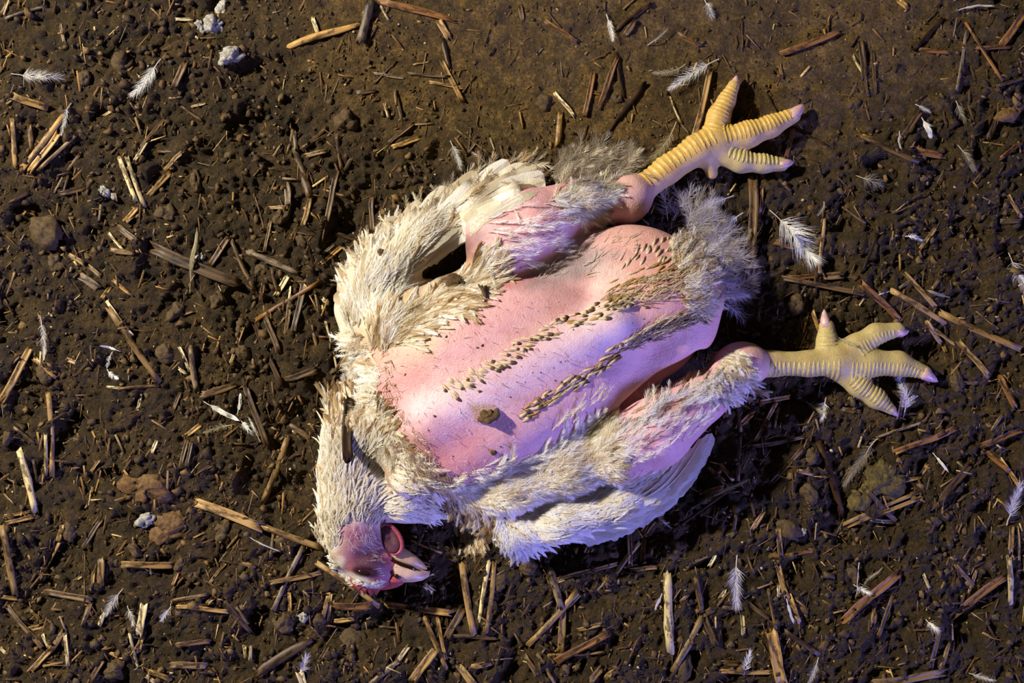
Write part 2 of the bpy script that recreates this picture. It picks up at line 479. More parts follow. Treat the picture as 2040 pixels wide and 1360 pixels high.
# colour: each primitive tints the skin near it
wsum = np.zeros(len(BV)); csum = np.zeros((len(BV), 3))
for p in PRIMS:
    d = eval_prim(p, BV[:, 0], BV[:, 1], BV[:, 2])
    w_ = np.exp(-np.clip(d, -0.02, 1) / 0.0045)
    wsum += w_; csum += w_[:, None] * p[2]
BC = csum / wsum[:, None]
bpx = 1020 + BV[:, 0] / MPP / (1 - BV[:, 2] / CAM_H); bpy_ = 680 - BV[:, 1] / MPP / (1 - BV[:, 2] / CAM_H)
def tint(cx, cy, rx, ry, ang, col, amount, soft=0.5):
    global BC
    a = math.radians(ang); dx = bpx - cx; dy = bpy_ - cy
    u = dx * math.cos(a) + dy * math.sin(a); v = -dx * math.sin(a) + dy * math.cos(a)
    n = 0.35 * fbm(BV[:, 0], BV[:, 1], 0.02, 3, 0.6, 20)
    d = np.sqrt((u / rx) ** 2 + (v / ry) ** 2) + n
    m = (smooth01(1 + soft, 1 - soft, d) * amount)[:, None]
    BC = BC * (1 - m) + np.array(col) * m
tint(705, 1055, 24, 20, 0, srgb(168, 104, 140), 0.8)
tint(735, 1085, 50, 30, 30, srgb(142, 78, 98), 0.8)
tint(700, 1105, 22, 22, 0, srgb(150, 84, 108), 0.7)
tint(712, 1158, 60, 13, 20, srgb(236, 228, 212), 0.9)           # white crown
tint(668, 1128, 14, 22, 40, srgb(236, 228, 212), 0.9)
tint(690, 1000, 60, 40, 0, srgb(226, 214, 190), 0.9)
tint(650, 1060, 20, 60, 0, srgb(226, 214, 190), 0.9)
tint(775, 1120, 30, 14, 20, srgb(196, 100, 94), 0.7)
tint(1125, 535, 105, 30, -14, srgb(150, 136, 136), 0.8)       # thin translucent belly skin
tint(1215, 580, 60, 40, -70, srgb(206, 178, 168), 0.7)
tint(1010, 560, 50, 16, -10, srgb(196, 120, 116), 0.5)
tint(800, 640, 90, 80, -35, srgb(204, 178, 136), 0.8)
tint(930, 545, 50, 45, -35, srgb(170, 138, 92), 0.8)
tint(840, 920, 80, 40, 40, srgb(150, 116, 108), 0.6)
tint(900, 515, 75, 22, -38, srgb(70, 50, 36), 0.7)  # shade of the gap between wing and shoulder, painted into the body colour
tint(880, 900, 90, 60, 0, srgb(212, 128, 128), 0.5)
tint(780, 760, 60, 90, 0, srgb(214, 134, 134), 0.45)
tint(1380, 580, 40, 60, 0, srgb(186, 112, 96), 0.5)
tint(690, 830, 40, 45, 0, srgb(160, 128, 84), 0.8)
tint(738, 1120, 36, 26, 15, srgb(76, 44, 62), 0.9)          # bruise-dark eyelids
tint(728, 1139, 27, 9, 8, srgb(58, 26, 32), 0.95, 0.3)
tint(770, 920, 50, 60, 40, srgb(170, 146, 116), 0.9)
body_me = mesh_np('hen_body', BV, quads=BQ, cols=BC)

hen = bpy.data.objects.new('hen', None)
COL.objects.link(hen)
hen.empty_display_size = 0.1
hen['label'] = 'dead white hen lying on its back with bare pink breast and yellow legs'
hen['category'] = 'hen'
body = add_obj('body', body_me, M['skin'], hen)
bvh = BVHTree.FromPolygons([tuple(v) for v in BV.tolist()], BQ.tolist())

# top of the body seen from above, as a height map for plumage
top = np.full(F.shape[:2], -1.0, np.float32)
for l in range(F.shape[2] - 1):
    a, b = F[:, :, l], F[:, :, l + 1]
    m = (a < 0) & (b >= 0)
    top[m] = (gzs[l] + VOX * (a / (a - b)))[m]
GX2, GY2 = np.meshgrid(gxs, gys, indexing='ij')
SURF = np.maximum(top, ground_z(GX2, GY2))
for _ in range(2):
    SURF[1:-1, 1:-1] = (SURF[1:-1, 1:-1] * 2 + SURF[:-2, 1:-1] + SURF[2:, 1:-1] + SURF[1:-1, :-2] + SURF[1:-1, 2:]) / 6
def surf_z(x, y):
    x = np.asarray(x, float); y = np.asarray(y, float)
    i = np.clip((x - gxs[0]) / VOX, 0, len(gxs) - 1.001); j = np.clip((y - gys[0]) / VOX, 0, len(gys) - 1.001)
    i0 = i.astype(int); j0 = j.astype(int); fi = i - i0; fj = j - j0
    z = (SURF[i0, j0] * (1 - fi) + SURF[i0 + 1, j0] * fi) * (1 - fj) + (SURF[i0, j0 + 1] * (1 - fi) + SURF[i0 + 1, j0 + 1] * fi) * fj
    out = (x < gxs[0]) | (x > gxs[-1]) | (y < gys[0]) | (y > gys[-1])
    if out.any(): z = np.where(out, ground_z(x, y), z)
    return z
def on_surf(px, py):
    px = np.asarray(px, float); py = np.asarray(py, float)
    z = np.full(px.shape, 0.04)
    for _ in range(5):
        z = 0.5 * z + 0.5 * surf_z(WX(px, z), WY(py, z))
    return WX(px, z), WY(py, z), surf_z(WX(px, z), WY(py, z))
# ------------------------------------------------------------------ feathers
def unit(a):
    return np.stack([np.cos(a), np.sin(a)], -1)

def feathers(bx, by, ang, L, Wd, col, barbs=14, curl=0.0, z0=0.001, lift=0.004, fluff=0.25, spread=0.6,
             barb_w=0.00022, shaft_w=0.0005, bare=0.12, maxdrop=0.9, tipcol=None, zfun=None, shaft=True, profile='contour', vane=0.0):
    """vectorised feathers: a shaft laid over the surface with barbs both sides. Returns verts, tris, cols, counts."""
    n = len(bx); K = 9
    g = lambda v: np.broadcast_to(np.asarray(v, float), (n,)).copy()
    L = g(L); Wd = g(Wd); curl = g(curl); z0 = g(z0); lift = g(lift); ang = g(ang)
    zf = zfun or surf_z
    t = np.linspace(0, 1, K)
    P = np.zeros((n, K, 3))
    P[:, 0, 0] = bx; P[:, 0, 1] = by; P[:, 0, 2] = zf(bx, by) + z0 * 0.3
    for k in range(1, K):
        a = ang + curl * t[k]
        ds = L / (K - 1)
        P[:, k, 0] = P[:, k - 1, 0] + np.cos(a) * ds; P[:, k, 1] = P[:, k - 1, 1] + np.sin(a) * ds
        want = zf(P[:, k, 0], P[:, k, 1]) + z0 + lift * math.sin(math.pi * 0.5 * t[k])
        prev = P[:, k - 1, 2]
        P[:, k, 2] = np.clip(want, prev - maxdrop * ds, prev + 0.9 * ds)
        P[:, k, 2] = np.maximum(P[:, k, 2], zf(P[:, k, 0], P[:, k, 1]) + 0.0003)
    V = []; T = []; C = []; base = 0
    col = np.broadcast_to(np.asarray(col, float), (n, 3))
    tip = col if tipcol is None else np.broadcast_to(np.asarray(tipcol, float), (n, 3))
    dirk = np.gradient(P, axis=1); dirk /= np.linalg.norm(dirk, axis=2, keepdims=True) + 1e-9
    side = np.stack([-dirk[..., 1], dirk[..., 0], np.zeros((n, K))], -1)
    side /= np.linalg.norm(side, axis=2, keepdims=True) + 1e-9
    cnt_v = 0
    if shaft:
        w = shaft_w * (1.0 - 0.85 * t)[None, :, None] * (L / np.maximum(L.mean(), 1e-9)).clip(0.4, 1.6)[:, None, None]
        A = P + side * w; B = P - side * w; Tp = P + np.array([0, 0, 1.0]) * w * 1.2
        sv = np.stack([A, Tp, B], 2).reshape(n, K * 3, 3)
        tri = []
        for k in range(K - 1):
            for m in range(3):
                a_, b_ = k * 3 + m, k * 3 + (m + 1) % 3
                tri += [(a_, b_, b_ + 3), (a_, b_ + 3, a_ + 3)]
        tri = np.array(tri)
        sc = np.repeat((col * 0.5 + np.array(srgb(235, 222, 190)) * 0.5)[:, None, :], K * 3, 1)
        V.append(sv); T.append(tri[None] + np.zeros((n, 1, 1), int)); C.append(sc); cnt_v = K * 3
    if vane > 0:
        pv = np.sqrt(np.clip(1 - (2 * t - 1.0) ** 2, 0.0, 1)) * (t > bare)
        vw = Wd[:, None] * pv[None, :] * vane * (0.8 + 0.4 * rng.random((n, K)))
        E = []
        for s_ in (1, -1):
            e = P + side * (s_ * vw * 0.62)[..., None] + dirk * (vw * 0.75)[..., None]
            e[..., 2] -= vw * 0.12
            e[..., 2] = np.maximum(e[..., 2], zf(e[..., 0], e[..., 1]) + 0.0003)
            E.append(e)
        sv = np.stack([E[0], P - np.array([0, 0, 0.0001]), E[1]], 2).reshape(n, K * 3, 3)
        tri = []
        for k in range(K - 1):
            for m in range(2):
                a_ = k * 3 + m
                tri += [(a_, a_ + 1, a_ + 4), (a_, a_ + 4, a_ + 3)]
        tri = np.array(tri) + cnt_v
        tt = t[None, :, None, None]
        sc = (col[:, None, None, :] * (1 - tt) + tip[:, None, None, :] * tt) * (0.92 + 0.12 * rng.random((n, K, 3, 1)))
        V.append(sv); T.append(tri[None] + np.zeros((n, 1, 1), int)); C.append(sc.reshape(n, K * 3, 3)); cnt_v += K * 3
    # barbs
    nb = barbs
    tj = np.sort(bare + (1 - bare) * (np.arange(nb)[None, :] + rng.random((n, nb))) / nb, axis=1).clip(0, 0.999)
    for s in (1, -1):
        f = tj * (K - 1); i0 = f.astype(int).clip(0, K - 2); fr = (f - i0)[..., None]
        ar = np.arange(n)[:, None]
        root = P[ar, i0] * (1 - fr) + P[ar, i0 + 1] * fr
        d = dirk[ar, i0]; sd = side[ar, i0] * s
        if profile == 'contour':
            prof = np.sqrt(np.clip(1 - (2 * tj - 0.95) ** 2, 0.02, 1)) * 0.85 + 0.15
        elif profile == 'down':
            prof = 1.0 - 0.35 * tj
        else:
            prof = np.clip(1.15 - tj, 0.1, 1)
        bl = Wd[:, None] * prof * (0.75 + 0.5 * rng.random((n, nb)))
        a = spread * (1 + fluff * (rng.random((n, nb)) * 2 - 1)) * (1.15 - 0.75 * tj)
        dd = d * np.cos(a)[..., None] + sd * np.sin(a)[..., None]
        jit = (rng.random((n, nb, 3)) * 2 - 1) * fluff * 0.5; jit[..., 2] *= 0.8
        d1 = dd + jit * 0.5; d2 = dd * 0.85 + d * 0.35 + jit
        mid = root + d1 * (bl * 0.5)[..., None]; end = mid + d2 * (bl * 0.5)[..., None]
        mid[..., 2] += bl * 0.08; end[..., 2] += bl * 0.02
        for q_ in (mid, end):
            q_[..., 2] = np.maximum(q_[..., 2], zf(q_[..., 0], q_[..., 1]) + 0.0002)
        pw = np.stack([-dd[..., 1], dd[..., 0], 0 * dd[..., 0]], -1)
        pw /= np.linalg.norm(pw, axis=-1, keepdims=True) + 1e-9
        pw = pw * barb_w
        bv = np.stack([root + pw, root - pw, mid + pw * 0.8, mid - pw * 0.8, end], 2).reshape(n, nb * 5, 3)
        bt = np.array([(0, 1, 3), (0, 3, 2), (2, 3, 4)])
        bt = (bt[None] + 5 * np.arange(nb)[:, None, None]).reshape(-1, 3) + cnt_v
        V.append(bv); T.append(bt[None] + np.zeros((n, 1, 1), int)); cnt_v += nb * 5
        shade = (0.88 + 0.24 * rng.random((n, nb)))[..., None]
        cc = (col[:, None, :] * (1 - tj[..., None]) + tip[:, None, :] * tj[..., None]) * shade
        C.append(np.repeat(cc[:, :, None, :], 5, 2).reshape(n, nb * 5, 3))
    V = np.concatenate(V, 1); C = np.concatenate(C, 1); T = np.concatenate(T, 1)
    return V, T, C.clip(0, 1)

def merge(V, T, C):
    n, m, _ = V.shape
    return V.reshape(-1, 3), (T + (np.arange(n) * m)[:, None, None]).reshape(-1, 3), C.reshape(-1, 3)

def in_poly(px, py, poly):
    inside = np.zeros(px.shape, bool); j = len(poly) - 1
    for i in range(len(poly)):
        xi, yi = poly[i]; xj, yj = poly[j]
        c = ((yi > py) != (yj > py)) & (px < (xj - xi) * (py - yi) / (yj - yi + 1e-9) + xi)
        inside ^= c; j = i
    return inside
def sample_poly(poly, n):
    xs = [p[0] for p in poly]; ys = [p[1] for p in poly]; out = np.zeros((0, 2))
    while len(out) < n:
        c = np.stack([rng.uniform(min(xs), max(xs), n * 3), rng.uniform(min(ys), max(ys), n * 3)], -1)
        out = np.concatenate([out, c[in_poly(c[:, 0], c[:, 1], poly)]])
    return out[:n]
def guide_ang(pts, guides):
    v = np.zeros((len(pts), 2))
    for gx_, gy_, dx, dy in guides:
        d2 = (pts[:, 0] - gx_) ** 2 + (pts[:, 1] - gy_) ** 2 + 60
        m = math.hypot(dx, dy)
        v += np.array([dx / m, -dy / m]) / (d2 ** 1.3)[:, None]
    return np.arctan2(v[:, 1], v[:, 0])

C_WHITE = srgb(251, 247, 238); C_CREAM = srgb(241, 231, 207); C_TAN = srgb(206, 180, 138); C_BRN = srgb(152, 120, 76)
C_GREY = srgb(176, 164, 146); C_DIRT = srgb(112, 88, 58); C_COOL = srgb(238, 236, 240)

def plumage(name, poly, n, guides, length, width, cols, weights, jitter=0.3, label=None, **kw):
    pts = sample_poly(poly, n)
    # lay tips over roots: order does not matter in 3d, height does: feathers nearer the guide origin ride higher
    ang = guide_ang(pts, guides) + rng.normal(0, jitter, n)
    x, y, z = on_surf(pts[:, 0], pts[:, 1])
    ci = rng.choice(len(cols), n, p=np.array(weights) / sum(weights))
    # patchy colour: neighbouring feathers share dirt
    patch = fbm(x, y, 0.03, 3, 0.6, 31)
    col = np.array(cols)[ci] * (1.0 + 0.12 * patch)[:, None]
    L = rng.uniform(*length, n) * MPP; Wd = rng.uniform(*width, n) * MPP
    kw.setdefault('curl', rng.normal(0, 0.35, n))
    kw.setdefault('z0', rng.uniform(0.0004, 0.0026, n)); kw.setdefault('lift', 0.0015)
    V, T, C = feathers(x, y, ang, L, Wd, col, **kw)
    v, t, c = merge(V, T, C)
    return add_obj(name, mesh_np(name, v, tris=t, cols=c), M['feather'], hen, kind='stuff', label=label)

def single_feathers(name, specs, label=None, mat=None, parent=None, **kw):
    """specs: (px, py, dx, dy, length px, width px, colour, curl); each becomes an object of its own"""
    out = []
    s = list(zip(*specs))
    px, py = np.array(s[0], float), np.array(s[1], float)
    x, y, z = on_surf(px, py)
    ang = np.arctan2(-np.array(s[3], float), np.array(s[2], float))
    V, T, C = feathers(x, y, ang, np.array(s[4]) * MPP, np.array(s[5]) * MPP, np.array(s[6]), curl=np.array(s[7]), **kw)
    for i in range(len(specs)):
        o = add_obj(name, mesh_np(name, V[i], tris=T[i], cols=C[i]), mat or M['feather'], hen if parent is None else parent)
        if label: o['label'] = label
        out.append(o)
    return out

# vaned flight feather (quill plus closed vane with barb ridges) ------------------
def vane_feather(name, base, tip, width, bend, col, zb, zt, parent=None, over=0.0, rounded=True, edge=0.5, zmid=0.0, seed=0):
    """a closed-vane quill from base px to tip px; bend in px sideways; heights in mm"""
    r_ = np.random.default_rng(seed + 5)
    K = 26
    t = np.linspace(0, 1, K)
    b = np.array(base, float); e = np.array(tip, float); d = e - b; Lp = np.hypot(*d); d /= Lp
    nrm = np.array([-d[1], d[0]])
    cx = b[0] + d[0] * Lp * t + nrm[0] * bend * np.sin(math.pi * t); cy = b[1] + d[1] * Lp * t + nrm[1] * bend * np.sin(math.pi * t)
    z = (zb + (zt - zb) * t + zmid * np.sin(math.pi * t)) / 1000
    X, Y = WX(cx, z), WY(cy, z)
    z = np.maximum(z, surf_z(X, Y) + 0.0012)
    P = np.stack([X, Y, z], -1)
    tg = np.gradient(P, axis=0); tg /= np.linalg.norm(tg, axis=1, keepdims=True)
    sd = np.stack([-tg[:, 1], tg[:, 0], np.zeros(K)], -1); sd /= np.linalg.norm(sd, axis=1, keepdims=True)
    prof = np.sqrt(np.clip(1 - (np.clip((t - 0.72) / 0.28, 0, 1)) ** 2.2, 0, 1)) * (0.35 + 0.65 * smooth01(0.0, 0.3, t))
    w = width * MPP * prof
    rows = 7
    u = np.linspace(-1, 1, rows)
    V = []; Cc = []
    colr = np.array(col)
    for m in range(rows):
        frac = u[m] * (0.42 if u[m] > 0 else 0.62)       # narrow outer, wide inner vane
        jag = 1 + (r_.random(K) * 0.34 - 0.22) * edge * (abs(u[m]) > 0.9)
        sweep = tg * (abs(frac) * w * 0.9)[:, None]       # barbs slope to the tip
        zz = -abs(frac) ** 1.5 * w * 0.25 + 0.0004 * (r_.random(K) - 0.5)
        p = P + sd * (w * frac * 1.6 * jag)[:, None] + sweep
        p[:, 2] += zz
        p[:, 2] = np.maximum(p[:, 2], surf_z(p[:, 0], p[:, 1]) + 0.0008)
        V.append(p)
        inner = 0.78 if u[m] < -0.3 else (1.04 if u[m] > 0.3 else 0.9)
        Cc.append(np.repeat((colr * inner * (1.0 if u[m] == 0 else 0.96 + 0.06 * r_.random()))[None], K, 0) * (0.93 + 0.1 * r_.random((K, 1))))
    V = np.concatenate(V); Cc = np.concatenate(Cc)
    q = []
    for m in range(rows - 1):
        for k in range(K - 1):
            a = m * K + k
            q.append((a, a + K, a + K + 1, a + 1))
    nv = len(V)
    # quill
    qw = 0.0011 * (1 - 0.85 * t)[:, None]
    A = P + sd * qw; B = P - sd * qw; Tp = P + np.array([0, 0, 1]) * qw * 1.3
    qv = np.stack([A, Tp, B], 1).reshape(-1, 3)
    for k in range(K - 1):
        for m in range(3):
            a = nv + k * 3 + m; b_ = nv + k * 3 + (m + 1) % 3
            q.append((a, b_, b_ + 3, a + 3))
    V = np.concatenate([V, qv]); Cc = np.concatenate([Cc, np.repeat(np.array([srgb(244, 236, 214)]), len(qv), 0)])
    return add_obj(name, mesh_np(name, V, quads=q, cols=Cc.clip(0, 1)), M['vane'], hen if parent is None else parent)

def mat_vane():
    m = mat_feather('flight_feather_vane', 0.25)
    nt = m.node_tree; b = nt.nodes['Principled BSDF']
    n = noise_node(nt, 900, 2, 0.6)
    bump(nt, b, n.outputs['Fac'], 0.6, 0.001)
    return m
M['vane'] = mat_vane()

# --- upper wing: flight feathers, then coverts
k_ = 0
for (b, e, w, bend, zb, zt, zm) in [
    ((800, 545), (1012, 318), 26, -14, 34, 14, 4), ((820, 535), (1045, 326), 26, -16, 36, 16, 5),
    ((830, 525), (1070, 334), 26, -20, 38, 20, 8), ((845, 515), (1084, 346), 28, -24, 42, 26, 10),
    ((850, 520), (1086, 360), 26, -24, 46, 30, 10), ((860, 525), (1076, 374), 24, -22, 50, 34, 10),
    ((850, 530), (1040, 388), 22, -18, 54, 38, 8), ((835, 535), (1000, 410), 20, -14, 56, 42, 6),
    ((700, 625), (692, 545), 22, -10, 30, 12, 2), ((712, 615), (712, 505), 24, -14, 34, 14, 3),
    ((722, 600), (748, 468), 26, -14, 36, 16, 4), ((738, 590), (790, 432), 26, -14, 38, 16, 4),
    ((755, 575), (838, 402), 26, -14, 40, 16, 4), ((770, 565), (890, 372), 26, -14, 40, 16, 4),
    ((785, 555), (950, 342), 26, -14, 40, 16, 4)]:
    c = [C_WHITE, C_CREAM, srgb(226, 214, 188)][k_ % 3] if k_ < 8 else [srgb(214, 200, 172), C_CREAM, srgb(198, 182, 152)][k_ % 3]
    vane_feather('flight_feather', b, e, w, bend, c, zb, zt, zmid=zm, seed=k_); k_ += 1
# --- lower wing
for (b, e, w, bend, zb, zt, zm) in [
    ((1120, 1072), (1268, 1042), 17, 10, 20, 6, 2), ((1140, 1066), (1310, 1012), 18, 14, 23, 8, 3),
    ((1150, 1060), (1345, 985), 18, 20, 26, 11, 4), ((1165, 1052), (1372, 955), 18, 26, 29, 14, 5),
    ((1180, 1046), (1392, 925), 18, 30, 32, 17, 6), ((1190, 1040), (1408, 895), 18, 34, 36, 21, 8),
    ((1195, 1032), (1418, 862), 19, 38, 40, 26, 10), ((1205, 1022), (1400, 872), 18, 34, 44, 31, 10),
    ((1210, 1012), (1375, 890), 17, 30, 47, 35, 8), ((1212, 1002), (1345, 912), 16, 24, 50, 38, 6),
    ((1205, 992), (1312, 930), 15, 16, 52, 40, 4)]:
    c = [C_WHITE, C_COOL, srgb(226, 216, 196)][k_ % 3] if zt < 28 else [srgb(222, 206, 178), C_WHITE][k_ % 2]
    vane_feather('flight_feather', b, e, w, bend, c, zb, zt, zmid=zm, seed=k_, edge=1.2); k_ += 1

D = dict
plumage('wing_coverts', [(690, 650), (684, 590), (715, 520), (785, 455), (850, 425), (880, 430), (880, 470), (840, 500), (815, 535), (790, 590), (765, 632), (730, 662)], 620,
        [(690, 600, -0.25, -0.95), (720, 640, 0.0, -1), (760, 560, 0.5, -0.85), (800, 590, 0.65, -0.75), (880, 450, 0.8, -0.6), (720, 540, 0.1, -1)],
        (34, 66), (7, 14), [C_WHITE, C_CREAM, C_TAN], [7, 3.5, 0.3], 0.17, vane=0.5, barbs=24, barb_w=0.00024, spread=0.45, label='cream covert feathers of the wing beside the bare thigh')
plumage('wing_edge_wisps', [(690, 600), (740, 490), (840, 415), (960, 340), (1060, 325), (1040, 350), (900, 410), (780, 480), (720, 560)], 150,
        [(700, 580, -0.8, -0.5), (780, 460, 0.2, -1), (960, 350, 0.7, -0.7), (1050, 330, 0.9, -0.35)],
        (30, 60), (9, 16), [C_CREAM, C_GREY, C_TAN], [3, 2, 2], 0.4, barbs=16, fluff=0.6, lift=0.002)
plumage('shoulder_plumage', [(738, 700), (748, 650), (800, 620), (860, 590), (915, 555), (950, 520), (975, 520), (985, 565), (945, 595), (880, 630), (820, 668), (770, 705)], 560,
        [(750, 690, 0.15, -1), (770, 650, 0.5, -0.85), (860, 600, 0.85, -0.45), (940, 540, 0.7, -0.7), (900, 610, 0.95, 0.0), (800, 670, 0.8, -0.1)],
        (34, 62), (8, 15), [C_CREAM, C_TAN, C_WHITE, C_BRN], [4, 3.4, 2.4, 0.7], 0.25, vane=0.5, barbs=24, barb_w=0.00022, spread=0.5, tipcol=None)
plumage('breast_fringe', [(690, 650), (730, 670), (765, 740), (775, 840), (740, 850), (712, 780), (700, 700)], 170,
        [(700, 680, -0.9, 0.1), (720, 740, -0.9, 0.0), (740, 800, -0.8, 0.4)],
        (24, 48), (8, 16), [C_WHITE, C_CREAM, C_TAN, C_BRN], [5, 3, 1, 0.6], 0.4, vane=0.3, barbs=24, barb_w=0.00018, fluff=0.7, spread=0.8)
plumage('neck_plumage', [(645, 800), (705, 800), (770, 850), (768, 890), (810, 930), (858, 968), (872, 1020), (840, 1040), (770, 1030), (725, 1020), (690, 1030), (636, 1050), (628, 960), (646, 880)], 1700,
        [(665, 900, -0.05, -1), (700, 860, 0.0, -1), (680, 980, 0.0, -1), (740, 920, 0.45, -0.8), (790, 950, 0.75, 0.45), (840, 1000, 0.85, 0.5), (730, 1000, 0.35, -0.6), (780, 1010, 0.9, 0.25), (660, 1030, -0.1, -1)],
        (22, 42), (4, 8), [C_WHITE, C_CREAM, C_TAN], [6, 4, 0.6], 0.16, vane=0.45, barbs=20, barb_w=0.0002, spread=0.4)
plumage('upper_neck_plumage', [(655, 800), (700, 790), (770, 845), (765, 885), (700, 880), (660, 880)], 260,
        [(665, 840, -0.15, -1), (700, 830, 0.0, -1), (750, 860, 0.5, -0.7)],
        (30, 56), (7, 13), [C_TAN, C_BRN, C_CREAM, C_DIRT], [3, 3, 1.5, 1], 0.22, vane=0.5, barbs=16, spread=0.4)
plumage('throat_plumage', [(765, 850), (800, 870), (850, 925), (890, 970), (860, 975), (800, 935), (765, 900)], 190,
        [(800, 900, 0.7, 0.7), (870, 960, 0.8, 0.5)],
        (18, 42), (5, 12), [C_GREY, C_BRN, C_CREAM, srgb(150, 120, 118)], [2, 2, 2, 2], 0.5, barbs=12, fluff=0.6)
plumage('head_plumage', [(630, 1030), (690, 1020), (750, 1030), (765, 1050), (735, 1045), (700, 1035), (672, 1060), (676, 1085), (650, 1105), (628, 1075)], 480,
        [(650, 1060, -0.05, -1), (700, 1030, 0.05, -1), (745, 1040, 0.4, -0.8)],
        (14, 28), (2, 5), [C_WHITE, C_CREAM], [3, 2], 0.18, vane=0.45, barbs=8, spread=0.35)
plumage('crown_plumage', [(660, 1108), (674, 1124), (702, 1152), (745, 1162), (772, 1156), (765, 1168), (735, 1172), (695, 1160), (662, 1130)], 230,
        [(680, 1125, -0.75, -0.6), (730, 1160, -0.95, -0.1), (765, 1150, -0.9, -0.3)],
        (8, 16), (2, 5), [C_WHITE, C_CREAM], [4, 1], 0.2, vane=0.5, barbs=8, spread=0.35)
plumage('face_hairs', [(690, 1040), (735, 1050), (790, 1095), (775, 1130), (770, 1150), (740, 1105), (695, 1100)], 150,
        [(720, 1070, -0.4, -0.9), (770, 1110, -0.8, -0.5), (765, 1140, -0.9, 0.1)],
        (8, 16), (1, 3), [C_CREAM, C_WHITE], [1, 1], 0.3, barbs=3, spread=0.3, barb_w=0.00015, shaft_w=0.0002)
plumage('flank_plumage', [(872, 965), (960, 958), (1050, 925), (1130, 880), (1185, 850), (1205, 900), (1215, 945), (1170, 985), (1080, 1010), (980, 1010), (905, 1000)], 640,
        [(900, 970, 0.8, 0.2), (1000, 960, 0.95, -0.2), (1100, 930, 0.85, -0.5), (1180, 880, 0.6, -0.8), (1100, 990, 0.95, -0.1), (1190, 960, 0.9, -0.4)],
        (36, 66), (11, 19), [C_CREAM, C_WHITE, C_TAN], [4, 4, 1], 0.35, vane=0.45, barbs=28, barb_w=0.0002, fluff=0.5, spread=0.6)
plumage('throat_tuft', [(885, 990), (960, 985), (985, 1035), (975, 1070), (930, 1070), (905, 1030)], 170,
        [(900, 1010, 0.4, 1), (950, 1040, 0.2, 1)],
        (28, 50), (8, 14), [C_TAN, C_BRN, C_CREAM], [3, 2, 2], 0.3, vane=0.3, barbs=24, barb_w=0.00018, fluff=0.5)
plumage('lower_wing_coverts', [(1000, 1075), (1010, 1040), (1060, 1012), (1150, 995), (1240, 970), (1300, 950), (1300, 990), (1230, 1035), (1130, 1068), (1050, 1085)], 760,
        [(1020, 1060, 0.8, 0.5), (1100, 1040, 0.97, 0.05), (1200, 1010, 0.92, -0.4), (1280, 960, 0.8, -0.6)],
        (28, 54), (5, 11), [C_WHITE, C_COOL, C_CREAM], [5, 3, 3], 0.18, vane=0.5, barbs=20, barb_w=0.00024, spread=0.42)
plumage('wrist_tuft', [(985, 1020), (1010, 1035), (1050, 1085), (1030, 1095), (1005, 1085)], 80,
        [(1010, 1060, 0.05, 1), (1040, 1090, 0.6, 0.9)], (24, 44), (6, 11), [C_WHITE, C_COOL], [1, 1], 0.3, vane=0.4, barbs=22, barb_w=0.00018, fluff=0.5)
plumage('thigh_end_plumage', [(1090, 390), (1150, 368), (1195, 355), (1205, 392), (1175, 425), (1130, 445)], 230,
        [(1120, 410, 0.9, -0.2), (1200, 380, 0.85, -0.6), (1180, 420, 0.9, 0.1)],
        (30, 60), (10, 18), [C_CREAM, C_GREY, C_WHITE, C_TAN], [3, 2, 3, 1], 0.3, vane=0.2, barbs=28, fluff=0.6, spread=0.75, barb_w=0.00018)
plumage('tail_side_plumage', [(1085, 345), (1150, 318), (1235, 320), (1240, 352), (1150, 372), (1090, 375)], 110,
        [(1100, 350, 0.8, -0.4), (1200, 335, 0.7, -0.6)],
        (36, 70), (14, 22), [C_GREY, C_CREAM, srgb(150, 136, 114)], [3, 1, 2], 0.35, barbs=26, fluff=0.6, spread=0.7, lift=0.01, barb_w=0.00018)
plumage('vent_plumage', [(1330, 490), (1385, 490), (1405, 545), (1412, 610), (1385, 640), (1350, 600), (1340, 540)], 250,
        [(1350, 500, 0.6, -0.6), (1400, 560, 0.95, -0.2), (1390, 620, 0.9, -0.1)],
        (22, 46), (7, 14), [C_CREAM, C_TAN, C_WHITE, C_BRN], [4, 3, 2, 1], 0.35, barbs=14, fluff=0.6, spread=0.6, maxdrop=0.5)
plumage('vent_side_plumage', [(1190, 600), (1260, 560), (1340, 535), (1380, 560), (1340, 600), (1280, 605), (1220, 625)], 150,
        [(1220, 600, 0.9, -0.45), (1320, 560, 0.9, -0.35)],
        (18, 40), (2, 6), [C_TAN, C_CREAM, C_BRN, srgb(214, 190, 120)], [3, 2, 2, 2], 0.25, barbs=8, spread=0.35)
plumage('flank_row_plumage', [(1230, 690), (1300, 640), (1395, 612), (1398, 640), (1320, 672), (1250, 705)], 170,
        [(1250, 690, 0.85, -0.5), (1370, 630, 0.95, -0.3)],
        (18, 40), (2, 6), [C_TAN, C_CREAM, C_BRN, C_GREY], [2, 3, 2, 2], 0.22, barbs=8, spread=0.35)
plumage('tail_down', [(1320, 425), (1380, 430), (1420, 470), (1440, 540), (1470, 590), (1430, 610), (1405, 520), (1350, 475)], 95,
        [(1340, 440, 0.3, -0.9), (1400, 460, 0.6, -0.6), (1450, 580, 0.9, -0.2)],
        (40, 76), (18, 30), [srgb(176, 168, 176), srgb(206, 200, 208), C_GREY], [3, 2, 2], 0.5, barbs=24, fluff=0.9, spread=0.8, lift=0.012, barb_w=0.00014)  # down greyed towards lilac: shade by the rump is put into its colours
